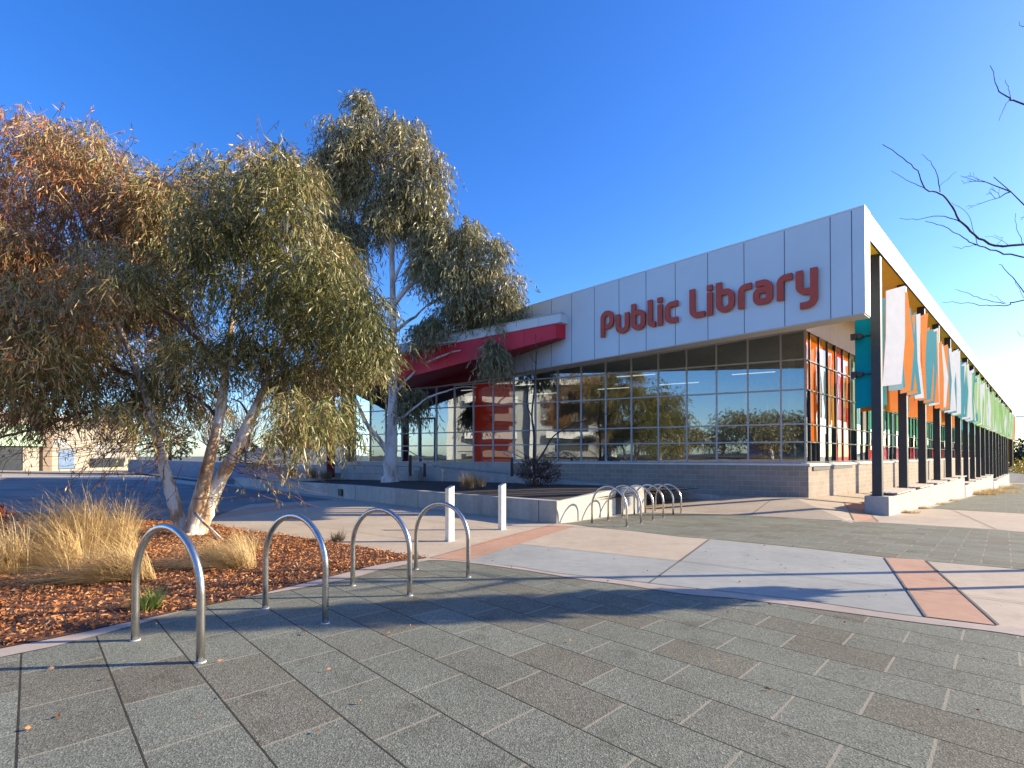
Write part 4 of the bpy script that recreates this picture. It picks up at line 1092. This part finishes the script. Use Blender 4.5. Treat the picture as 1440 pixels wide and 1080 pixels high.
p_ = pathbr([(1600,330,.3),(1440,344,.0),(1400,345,0),(1370,330,0),(1350,310,0),(1335,285,0),(1322,272,0),(1301,265,-.05),(1290,240,-.05),(1270,222,-.1),(1241,203,-.1)], YB, .016, .004); tie(p_[0], 4.4)
pathbr([(1301,265,0),(1280,256,0),(1253,240,0)], YB, .005, .002)
pathbr([(1322,270,0),(1318,245,0),(1308,228,0),(1296,217,0)], YB, .006, .002); pathbr([(1321,262,0),(1345,241,0)], YB, .003, .0015)
pathbr([(1350,312,0),(1320,304,0),(1290,308,0),(1265,307,0)], YB, .006, .002)
p2 = pathbr([(1600,372,.4),(1440,361,0),(1400,352,0),(1373,345,0),(1355,335,0),(1325,317,0),(1301,311,0)], YB+.1, .011, .003); tie(p2[0], 4.2)
pathbr([(1373,345,0),(1352,349,0),(1340,347,0)], YB, .004, .0015); pathbr([(1375,345,0),(1368,320,0),(1360,300,0),(1338,285,0)], YB, .004, .002)
pathbr([(1440,344,0),(1430,322,0),(1428,300,0)], YB, .004, .002); pathbr([(1400,345,0),(1410,335,0),(1398,330,0)], YB, .003, .0015)
pathbr([(1420,345,0),(1405,336,0),(1385,332,0)], YB, .003, .0015)
p3 = pathbr([(1600,395,.4),(1440,422,0),(1420,428,0),(1395,431,0),(1360,427,0),(1325,425,0)], YB-.3, .010, .002); tie(p3[0], 3.8)
pathbr([(1412,427,0),(1380,420,0),(1360,413,0),(1343,407,0)], YB-.3, .005, .002); pathbr([(1446,421,0),(1425,390,0),(1405,372,0)], YB-.3, .007, .003); pathbr([(1442,421,0),(1430,402,0),(1427,392,0)], YB-.3, .003, .0015)
pathbr([(1415,427,0),(1400,418,0),(1391,414,0)], YB-.3, .003, .0015)
p4 = pathbr([(1600,195,.2),(1440,147,0),(1420,138,0),(1405,128,0),(1400,115,0),(1392,92,0)], YB-.2, .012, .003); tie(p4[0], 5.4)
pathbr([(1421,138,0),(1418,125,0),(1414,112,0)], YB-.2, .004, .002); pathbr([(1420,139,0),(1410,155,0),(1405,170,0)], YB-.2, .004, .002)
p5 = pathbr([(1500,20,0),(1440,38,0),(1433,30,0)], YB-.2, .005, .002); tie(p5[0], 6.0)
p6 = pathbr([(1480,475,0),(1440,474,0),(1430,465,0)], YB-.3, .004, .002); tie(p6[0], 3.4)
for dx, dy, z0, z1 in ((.9,.4,3.2,5.6),(1.2,1.1,3.6,5.9),(-.6,1.5,4.2,6.6),(-.5,.9,5.0,7.2),(.4,-.2,4.6,7.0)):
    branch(Vector((9.53,7.25,BT.z+z0)), Vector((9.53+dx*1.5,7.25+dy*1.2,BT.z+z1)), .024)
mb.build('trunk', M['darkbark'], T3, smooth=True)

# unseen slim tree shape, added and shaped to cast the long paving shadow
ST = Vector((8.5, 6.35, 0)); ST.z = gz(ST.x, ST.y)
T4 = empty('added_shadow_tree', ST, 'slim dark tree shape added outside the right edge to cast the long shadow', 'tree')
mb = MB(); mb.tube([ST-Vector((0,0,.1)), ST+Vector((-.05,-.1,1.6)), ST+Vector((-.1,-.35,3.6))], [.07,.055,.02], 9); mb.build('trunk', M['darkbark'], T4, smooth=True)
cls = [((ST.x-.05-.02*k, ST.y-.12-.16*k*.6, ST.z+2.35+.34*k), ((.20,.28,.33,.34,.30,.24,.15)[k], (.22,.31,.36,.36,.32,.26,.16)[k], .32), 1.0) for k in range(7)]
pp, dd, ll, ww = crown(cls, 420, .10, .055, nl=9, droop=.5, strand=.22)
leaves('crown', pp, dd, ll, ww, M['leafdark'], T4, .1, origin=ST)

# bare sapling and brown shrub in the planter
SB = at(751, 685, 20.2); T5 = empty('bare_sapling', SB, 'leafless sapling with a long side branch in front of the glazing', 'tree')
mb = MB()
limb([(751,690),(751,655),(751,610),(748,585),(752,540),(754,500),(753,470)], [20.2]*7, .075, .012, 8)
limb([(751,655),(765,635),(780,612),(810,596),(850,583),(870,577)], [20.2]*6, .05, .008, 7)
limb([(749,655),(738,640),(722,630)], [20.2]*3, .03, .008, 6)
limb([(748,586),(741,568),(742,548),(735,530)], [20.2]*4, .03, .006, 6); limb([(741,566),(725,562),(716,566)], [20.2]*3, .015, .005, 5)
limb([(753,510),(746,500),(742,488)], [20.2]*3, .015, .004, 5); limb([(754,500),(760,480),(764,470)], [20.2]*3, .012, .004, 5); limb([(745,555),(738,520),(735,510)], [20.2]*3, .012, .004, 5)
mb.build('trunk', M['darkbark'], T5, smooth=True)
SH = at(757, 690, 19.6); T6 = empty('brown_shrub', SH, 'rounded dull brown shrub at the foot of the bare sapling', 'shrub')
pp, dd, ll, ww = crown([clump(757,668,27,22,19.6,.7,1),(clump(745,660,18,16,19.6,.5,1)),clump(772,664,15,18,19.6,.5,.8)], 130, .09, .03, nl=8, droop=-.1, strand=.32)
leaves('crown', pp, dd, ll, ww, M['shrubleaf'], T6, .1, origin=SH)
mb = MB()
for k in range(26): 
    e_ = at(757+rr.uniform(-38,38), 655+rr.uniform(-12,18), 19.6+rr.uniform(-.5,.5)); pts = wander(SH, e_, 6, .08); mb.tube(pts, taper(.014,.004,7), 5, False)
mb.build('stem', M['twig'], T6)

# ------------------------------------------------------------------ tussocks in the mulch bed
tussock(125, 782, .50, 3400, 1.5, .95, M['straw'], 'tallest straw coloured tussock, rising in the middle of the mulch bed', .55, (-.26,-.24), 8, .0036)
tussock(55, 800, .45, 1900, 1.05, 1.0, M['straw'], 'broad straw tussock flopping to the left edge', .45, (-.5,-.32), 6, .0042)
tussock(-60, 815, .5, 1200, .8, .75, M['straw'], 'straw tussock cut by the left edge of the frame', .6, (-.2,-.3), 5, .0042)
tussock(178, 815, .28, 1500, .95, 1.1, M['straw'], 'low straw tussock combed flat towards the left, by the green tuft', .25, (-.72,-.36), 5, .0036)
tussock(325, 796, .40, 1700, .8, 1.05, M['straw'], 'low straw tussock behind the nearest bike hoop', .3, (-.62,-.26), 6, .0036)
tussock(345, 778, .25, 600, .5, .75, M['straw'], 'small straw tussock between the first two bike hoops', .5, (.1,-.1), 4, .0036)
tussock(470, 762, .18, 260, .34, .8, M['straw2'], 'tiny straw tuft on the mulch edge behind the third bike hoop', .6, (0,0), 3, .004)
tussock(214, 856, .12, 420, .30, .6, M['grass'], 'fresh green grass tuft at the foot of the nearest bike hoop', .5, (0,0), 4, .004, group='green tufts')
tussock(180, 812, .10, 260, .36, .6, M['grass'], 'greenish grass tuft between the two straw tussocks', .4, (.1,0), 3, .0035, group='green tufts')
# planter grasses
for px, py, Y_, L, lb, mt in ((440,672,26,.8,'grey dry grass clump at the left end of the planter','straw2'),(455,674,25,.7,'pale dry grass clump beside the left end of the planter','straw2'),(410,670,27,.8,'dry grass clump behind the drooping gum leaves in the planter','straw2'),(658,686,17.2,.7,'wispy dry grass clump behind the square posts in the planter','straw2'),(668,684,18,.5,'thin dry tuft beside the wispy clump in the planter','straw2')):
    c = at(px, py, Y_); tussock(0,0,.3,420,L,.5,M[mt],lb,.45,(0,0),4,.006, z=c.z, wx=(c.x,c.y), group='planter grasses')
# russet shrub at the left edge
RS = gp(2, 770); T7 = empty('russet_shrub', RS, 'small shrub with russet dry leaves at the left edge of the frame', 'shrub')
pp, dd, ll, ww = crown([((RS.x-.1,RS.y,RS.z+.35),(.28,.3,.35),1)], 10, .09, .035, nl=7, droop=.5, strand=.3, lo=60)
leaves('foliage', pp, dd, ll, ww, M['redleaf'], T7, .2, origin=RS)
mb = MB()
for k in range(12): mb.tube(wander(RS, RS+Vector((rr.uniform(-.4,.3),rr.uniform(-.3,.3),rr.uniform(.4,.8))), 6, .08), taper(.008,.003,7), 5, False)
mb.build('stem', M['twig'], T7)
# dry weeds along the seat walls
k = 0
lbs = ['orange weeds at the foot of the nearest seat wall','dry weeds under the front stretch of the nearest seat wall','dry weeds halfway along the nearest seat wall','weeds at the far end of the nearest seat wall','largest orange weeds at the foot of the second seat wall','long orange weeds along the second seat wall','weeds at the far end of the second seat wall','weeds at the foot of the farthest seat wall']
for q_, L, r_ in ((21.6,.16,.25),(24.6,.12,.25),(29,.14,.3),(33.5,.16,.35),(46,.5,1.2),(52,.55,1.6),(57,.4,1.2),(70,.6,1.6)):
    X, Y = xy(q_, 3.30); tussock(0,0,r_,400 if q_ < 40 else 700,L,.5,M['straw'],lbs[k],.6,(0,0),6,.007 if q_ < 40 else .014, z=gz(X,Y), wx=(X,Y), group='weeds along the seat walls', name='weed_clump'); k += 1

# leaf litter and bark chips on the mulch (nobody could count them)
from mathutils import geometry as _g
LPs = []
MB_POLY = LUP+MT[1:]
def inside(x, y, poly):
    c = False; j = len(poly)-1
    for i in range(len(poly)):
        xi, yi = poly[i]; xj, yj = poly[j]
        if (yi > y) != (yj > y) and x < (xj-xi)*(y-yi)/(yj-yi)+xi: c = not c
        j = i
    return c
while len(LPs) < 44000:
    x, y = rr.uniform(-9,0), rr.uniform(3,12)
    if not inside(x, y, MB_POLY): continue
    if rr.random() < .55*(.5+.5*math.sin(x*2.3+1.7*math.sin(y*1.9))*math.cos(y*2.7+x)): continue
    LPs.append((x, y, gz(x,y)+.014+abs(rr.gauss(0,.018))))
LPs = np.array(LPs); n = len(LPs); D_ = RNG.normal(size=(n,3)); D_[:,2] *= .35
o = leaves('leaf_litter', LPs, D_, .058*(.18+1.0*RNG.random(n)**1.6), .020*(.35+.9*RNG.random(n)), M['litter'], None, .3); o['kind'] = 'stuff'
LPs = []
while len(LPs) < 160:
    x, y = rr.uniform(-6,5), rr.uniform(2.2,9); LPs.append((x,y,gz(x,y)+.022))
LPs += [tuple(gp(85,1011)+Vector((0,0,.02)))]*2+[tuple(gp(632,899)+Vector((0,0,.02)))]
LPs = np.array(LPs); n = len(LPs); D_ = RNG.normal(size=(n,3)); D_[:,2] *= .2
o = leaves('stray_leaves', LPs, D_, .035*(.4+.9*RNG.random(n)), .014*(.5+RNG.random(n)), M['litter'], None, .25); o['kind'] = 'stuff'

# ------------------------------------------------------------------ beyond the plaza, left
YL = 62.0
SA = Vector(((-160-720)/F*46, 46, 0)); SB = Vector(((192-720)/F*74, 74, 0)); SN = Vector((SB.y-SA.y, -(SB.x-SA.x), 0)).normalized()
def box_at(mb, px0, px1, y0, y1, Y0, dep):     # a block standing at distance Y0
    fwd = (YL-Y0)                              # how far this piece stands proud of the shop front
    def line(px, out):
        t = (px-720)/F                           # where the sight line meets the front, a straight wall from A to B
        k = (t*SA.y-SA.x)/((SB.x-SA.x)-t*(SB.y-SA.y))
        v = SA.lerp(SB, k); return v+SN*out
    zz = lambda y: (640-y)/F*YL+ZC
    a, b = line(px0, fwd), line(px1, fwd); a2, b2 = a-SN*dep, b-SN*dep; z0, z1 = zz(y0), zz(y1)
    mb.hexa([(a.x,a.y,z0),(b.x,b.y,z0),(b2.x,b2.y,z0),(a2.x,a2.y,z0)],[(a.x,a.y,z1),(b.x,b.y,z1),(b2.x,b2.y,z1),(a2.x,a2.y,z1)])
g = gz((95-720)/F*YL, YL); SH_ = empty('shop_building', ((95-720)/F*YL, YL, g), 'low cream shop building across the road with green fascia and roller shutter', 'building')
mb = MB(); box_at(mb, -160, 192, 668, 588, YL, 12); mb.build('wall', M['render'], SH_)
mb = MB(); box_at(mb, -165, 200, 588, 582.5, YL-.6, 13); mb.build('roof', M['roofgrey'], SH_)
mb = MB(); box_at(mb, -160, 54, 628, 598, YL-.5, .49); mb.build('shop_fascia', M['greenfascia'], SH_)
mb = MB(); box_at(mb, -150, 32, 660, 629, YL-.05, .1); mb.build('window', M['windark'], SH_)
mb = MB(); box_at(mb, 56, 69, 668, 589, YL-.4, .39); mb.build('pilaster', plain('brown pilaster', (.20,.15,.11), .8), SH_)
mb = MB(); box_at(mb, 82, 104, 660, 632, YL-.06, .1); mb.build('door', M['bluedoor'], SH_)
mb = MB(); box_at(mb, 77, 96, 628, 619, YL-.06, .1); mb.build('vent_panel', M['roofgrey'], SH_)
mb = MB(); box_at(mb, 126, 182, 645, 622, YL-.08, .1); mb.build('roller_shutter', M['shutter'], SH_)
mb = MB(); box_at(mb, 126, 174, 659, 645.2, YL-.06, .1); mb.build('shop_window', M['windark'], SH_)
def bare_bush(name, px, by, ty, Y_, wpx, label, group, nb=60):
    b_ = at(px, by, Y_); r_ = empty(name, b_, label, 'tree', group); m_ = MB()
    h = (by-ty)/F*Y_; w = wpx/F*Y_
    m_.tube([b_, b_+Vector((0,0,h*.25))], [.1,.08], 6)
    for k in range(nb):
        a = rr.uniform(0,6.28); e_ = b_+Vector((math.cos(a)*w*rr.uniform(.1,1),math.sin(a)*w*.6*rr.uniform(0,1),h*rr.uniform(.45,1)))
        st = b_+Vector((0,0,h*rr.uniform(.15,.3))); pts = wander(st, e_, 5, .08, .05); m_.tube(pts, taper(.035,.012,6), 4, False)
        for j in range(5):
            q_ = pts[rr.randint(2,5)]; m_.tube([q_, q_+Vector((rr.gauss(0,.4),rr.gauss(0,.3),rr.gauss(.35,.35)))], [.014,.006], 3, False)
    m_.build('branches', M['pinktwig'], r_); return r_
bare_bush('winter_tree', 345, 655, 560, 48, 38, 'greyish pink leafless tree behind the right gum stem', 'leafless trees across the road', 90)
bare_bush('winter_tree', 300, 655, 575, 50, 35, 'greyish pink leafless tree between the gum stems', 'leafless trees across the road', 80)
bare_bush('winter_tree', 400, 652, 575, 46, 32, 'greyish pink leafless tree behind the drooping gum foliage', 'leafless trees across the road', 70)
bare_bush('winter_tree', 490, 650, 600, 33, 22, 'small leafless tree right of the maroon canopy column', 'leafless trees across the road', 70)
mb = MB(); 
a, b_ = at(180,662,58), at(372,668,44)
d = (b_-a); d.z = 0; n_ = Vector((-d.y,d.x,0)).normalized()*.3
mb.hexa([tuple(a)[:2]+(a.z-.6,),tuple(b_)[:2]+(b_.z-.6,),tuple(b_+n_)[:2]+(b_.z-.6,),tuple(a+n_)[:2]+(a.z-.6,)],[tuple(a)[:2]+(a.z+1.3,),tuple(b_)[:2]+(b_.z+1.0,),tuple(b_+n_)[:2]+(b_.z+1.0,),tuple(a+n_)[:2]+(a.z+1.3,)])
o = mb.build('boundary_wall', plain('blue shaded wall', (.22,.25,.32), .8)); tag(o, 'long low wall coloured blue for shade, across the road behind the gum stems', 'wall')  # the blue of its shade is put into the wall colour
for i, (px, Y_, w, h, lb) in enumerate(((240,85,7,8,'dark evergreen behind the low wall across the road'),(150,90,7,7,'dark evergreen behind the shop roof'),(330,80,6,6,'dark evergreen right of the low wall'))):
    g = at(px, 655, Y_); r_ = empty('evergreen_tree', g, lb, 'tree', 'dark evergreens across the road')
    pp, dd, ll, ww = crown([((g.x,g.y,g.z+h*.55),(w*.5,w*.4,h*.42),1)], 6, .5, .25, nl=6, droop=.3, strand=1.2)
    leaves('crown', pp, dd, ll, ww, M['leafdark'], r_, .1, origin=g)
    mb = MB(); mb.tube([g-Vector((0,0,.5)), g+Vector((0,0,h*.5))], [.22,.12], 8); mb.build('trunk', M['darkbark'], r_)

# ------------------------------------------------------------------ beyond the building, right
LP_ = at(1411.5, 676, 92); SL = empty('street_lamp', LP_, 'tall grey street lamp beyond the far end of the library', 'street lamp')
h = at(1411.5, 588, 92).z-LP_.z
mb = MB(); pts = [LP_-Vector((0,0,.4)), LP_+Vector((0,0,h*.5)), LP_+Vector((0,0,h*.93))]
for k in range(1,7):
    th = math.pi/2*k/6; pts.append(LP_+Vector((1.1-1.1*math.cos(th),0,h*.93+1.0*math.sin(th))))
pts.append(LP_+Vector((2.4,0,h*.93+1.05)))
mb.tube(pts, [.17,.15,.12]+[.10]*6+[.09], 10); mb.build('pole', M['lampsteel'], SL, smooth=True)
mb = MB(); mb.box(LP_+Vector((3.1,0,h*.93+1.05)), 1.5, .5, .2); mb.build('lamp_head', M['lampsteel'], SL, bevel=.05)
mb = MB(); mb.tube([LP_+Vector((0,0,h*.48)), LP_+Vector((1.0,0,h*.5))], [.07,.05], 8); mb.build('arm', M['lampsteel'], SL)
for i, (px, by, Y_, w, hh, lb) in enumerate(((1424,671,105,3.2,3.4,'yellow shrub just left of the street lamp foot'),(1440,669,108,3.4,4.4,'yellow shrub right of the street lamp foot'),(1462,669,112,4,4,'yellow shrub cut by the right edge of the frame'))):
    g = at(px, by, Y_); r_ = empty('yellow_shrub', g, lb, 'shrub', 'yellow shrubs beyond the library')
    pp, dd, ll, ww = crown([((g.x,g.y,g.z+hh*.4),(w,w*.6,hh*.5),1)], 6, .35, .2, nl=6, droop=0, strand=.8)
    leaves('foliage', pp, dd, ll, ww, M['yellowleaf'], r_, .1, origin=g)
for i, (px, Y_, w, hh, lb) in enumerate(((1422,150,7,9,'dark tree behind the yellow shrubs, nearest the library end'),(1438,160,9,11,'dark tree behind the street lamp'),(1470,150,9,10,'dark tree cut by the right edge of the frame'))):
    g = at(px, 664, Y_); r_ = empty('dark_tree', g, lb, 'tree', 'dark trees beyond the library')
    pp, dd, ll, ww = crown([((g.x,g.y,g.z+hh*.5),(w*.6,w*.5,hh*.45),1)], 5, .8, .4, nl=6, droop=.2, strand=1.4)
    leaves('crown', pp, dd, ll, ww, M['leafdark'], r_, .1, origin=g)
    mb = MB(); mb.tube([g-Vector((0,0,.6)), g+Vector((0,0,hh*.5))], [.25,.12], 8); mb.build('trunk', M['darkbark'], r_)
mb = MB(); N_ = 90; D_ = 1500
for i in range(N_):
    def hz(i): 
        t = i/N_*14; return 20+38*(.5+.5*math.sin(t*1.1+5.2))*(.7+.3*math.sin(t*3.1+.4))+6*math.sin(t*9)
    def X(i): return -900+3600*i/N_
    mb.quad((X(i),D_,-40),(X(i+1),D_,-40),(X(i+1),D_+260,hz(i+1)),(X(i),D_+260,hz(i)))
    mb.quad((X(i),D_+260,hz(i)),(X(i+1),D_+260,hz(i+1)),(X(i+1),D_+700,-40),(X(i),D_+700,-40))
o = mb.build('hills', M['hill'], smooth=True); o['kind'] = 'structure'

# ------------------------------------------------------------------ across the street behind the viewer (mirrored in the glazing)
ap = Vector((-50,-14,0)); ap.z = gz(ap.x, ap.y)
AB = empty('apartment_building', ap, 'white framed apartment block with grey balconies across the plaza, mirrored in the library glazing', 'building')
def apt(mb, x0, x1, y0, y1, z0, z1):          # local axes: x along the front, y out of the front
    an = math.radians(35); ca, sa = math.cos(an), math.sin(an); ex = Vector((-sa, ca, 0)); ey = Vector((ca, sa, 0))
    def p_(x, y, z): v = ap+ex*x+ey*y; return (v.x, v.y, ap.z+z)
    mb.hexa([p_(x0,y0,z0),p_(x1,y0,z0),p_(x1,y1,z0),p_(x0,y1,z0)],[p_(x0,y0,z1),p_(x1,y0,z1),p_(x1,y1,z1),p_(x0,y1,z1)])
mb = MB(); apt(mb, -14, 14, -10, 0, -.5, 12.6); mb.build('wall', M['aptgrey'], AB)
mb = MB(); apt(mb, -14.5, -13.5, -1, 2, -.5, 13.6); apt(mb, 13.5, 14.5, -1, 2, -.5, 13.6); apt(mb, -13.5, 13.5, -1, 2, 12.7, 13.6); apt(mb, -.4, .4, 0, 2, 0, 12.7); mb.build('frame', M['aptwhite'], AB)
for f in range(4):
    for sx in (-7, 7):
        mb = MB(); apt(mb, sx-4.5, sx+4.5, .01, 1.7, .2+3.1*f, .4+3.1*f); apt(mb, sx-4.5, sx+4.5, 1.6, 1.7, .4+3.1*f, 1.4+3.1*f); mb.build('balcony', M['aptwhite'] if f % 2 else M['shutter'], AB)
        mb = MB(); apt(mb, sx-3, sx+3, 0, .04, .5+3.1*f, 2.8+3.1*f); mb.build('window', M['windark'], AB)
tp = Vector((-8,-62,0)); tp.z = gz(tp.x, tp.y)  # unseen terrace, added to block the yellowish low sky mirrored in the glazing
TR = empty('added_terrace', tp, 'long low grey terrace added beyond the leafy trees to block low sky mirrored in the glazing', 'building')
mb = MB(); mb.box(tp+Vector((0,0,2.6)), 70, 9, 6.2, .35); mb.build('wall', M['aptgrey'], TR)
mb = MB(); mb.box(tp+Vector((0,0,5.85)), 71, 10, .3, .35); mb.build('roof', M['roofgrey'], TR)
for k in range(16):
    d_ = Vector((math.cos(.35), math.sin(.35), 0)); n_ = Vector((-math.sin(.35), math.cos(.35), 0))
    mb = MB(); mb.box(tp+d_*(-31+4*k)+n_*4.5+Vector((0,0,1.4)), 2.2, .06, 2.2, .35); mb.build('window', M['windark'], TR)
for i, (x, y, w, hh, lb) in enumerate(((-24,-16,9,11.5,'broad leafy street tree across the plaza, left of the apartment block'),(-31,-30,8,6,'leafy street tree across the plaza beside the apartment block'),(-27,-36,11,8.0,'low leafy tree second from the apartment block across the plaza'),(-19,-38,11,8.4,'low leafy tree third from the apartment block across the plaza'),(-11,-40,11,7.6,'low leafy tree farthest from the apartment block across the plaza'),(-13,-24,5,5,'small leafy tree across the plaza near the road'))):
    g = Vector((x, y, gz(x,y))); r_ = empty('street_tree', g, lb, 'tree', 'street trees across the plaza')
    c_ = [((g.x+rr.uniform(-1,1)*w*.28,g.y+rr.uniform(-1,1)*w*.28,g.z+hh*rr.uniform(.22,.78)),(w*.3,w*.3,hh*.24),1) for k in range(9)]
    pp, dd, ll, ww = crown(c_, 9, .3, .1, nl=6, droop=.5, strand=.9)
    leaves('crown', pp, dd, ll, ww, M['leaf2'], r_, .1, origin=g)
    mb = MB(); mb.tube([g-Vector((0,0,.2)), g+Vector((0,0,hh*.6))], [.25,.12], 8); mb.build('trunk', M['bark2'], r_)

# ------------------------------------------------------------------ light, sky, camera
EL, AZ = math.radians(20.5), math.atan2(.13, 1.0)
sd = Vector((math.cos(EL)*math.cos(AZ), math.cos(EL)*math.sin(AZ), math.sin(EL)))
sun = bpy.data.lights.new('sun', 'SUN'); sun.energy = 5.0; sun.angle = math.radians(.53); sun.color = (1.0, .83, .57)
so = bpy.data.objects.new('sun', sun); COL.objects.link(so); so.rotation_euler = (-sd).to_track_quat('-Z', 'Y').to_euler()
w = bpy.data.worlds.new('World'); SC.world = w; w.use_nodes = True; nt = w.node_tree
bg = nt.nodes['Background']; sky = nt.nodes.new('ShaderNodeTexSky'); sky.sky_type = 'NISHITA'; sky.sun_disc = False
sky.sun_elevation = EL; sky.sun_rotation = math.pi/2-AZ; sky.altitude = 600; sky.air_density = 1.0; sky.dust_density = 1.0; sky.ozone_density = 4.0
hs = nt.nodes.new('ShaderNodeHueSaturation'); hs.inputs['Saturation'].default_value = 1.25; hs.inputs['Hue'].default_value = .514
nt.links.new(sky.outputs[0], hs.inputs['Color']); nt.links.new(hs.outputs[0], bg.inputs['Color']); bg.inputs['Strength'].default_value = .15
cam = bpy.data.cameras.new('camera'); co = bpy.data.objects.new('camera', cam); COL.objects.link(co)
co.location = (0,0,ZC); co.rotation_euler = (math.pi/2+PITCH, 0, 0)
cam.sensor_width = 36; cam.lens = 36*F/1440; cam.shift_y = (YPP-540)/1440; cam.clip_end = 6000; cam.clip_start = .05
SC.camera = co
SC.view_settings.view_transform = 'Standard'; SC.view_settings.look = 'None'; SC.view_settings.exposure = 1.2; SC.view_settings.gamma = 1
SC.render.engine = 'CYCLES'
SC.cycles.max_bounces = 8; SC.cycles.transparent_max_bounces = 12; SC.cycles.glossy_bounces = 4; SC.cycles.diffuse_bounces = 3
SC.cycles.use_denoising = True
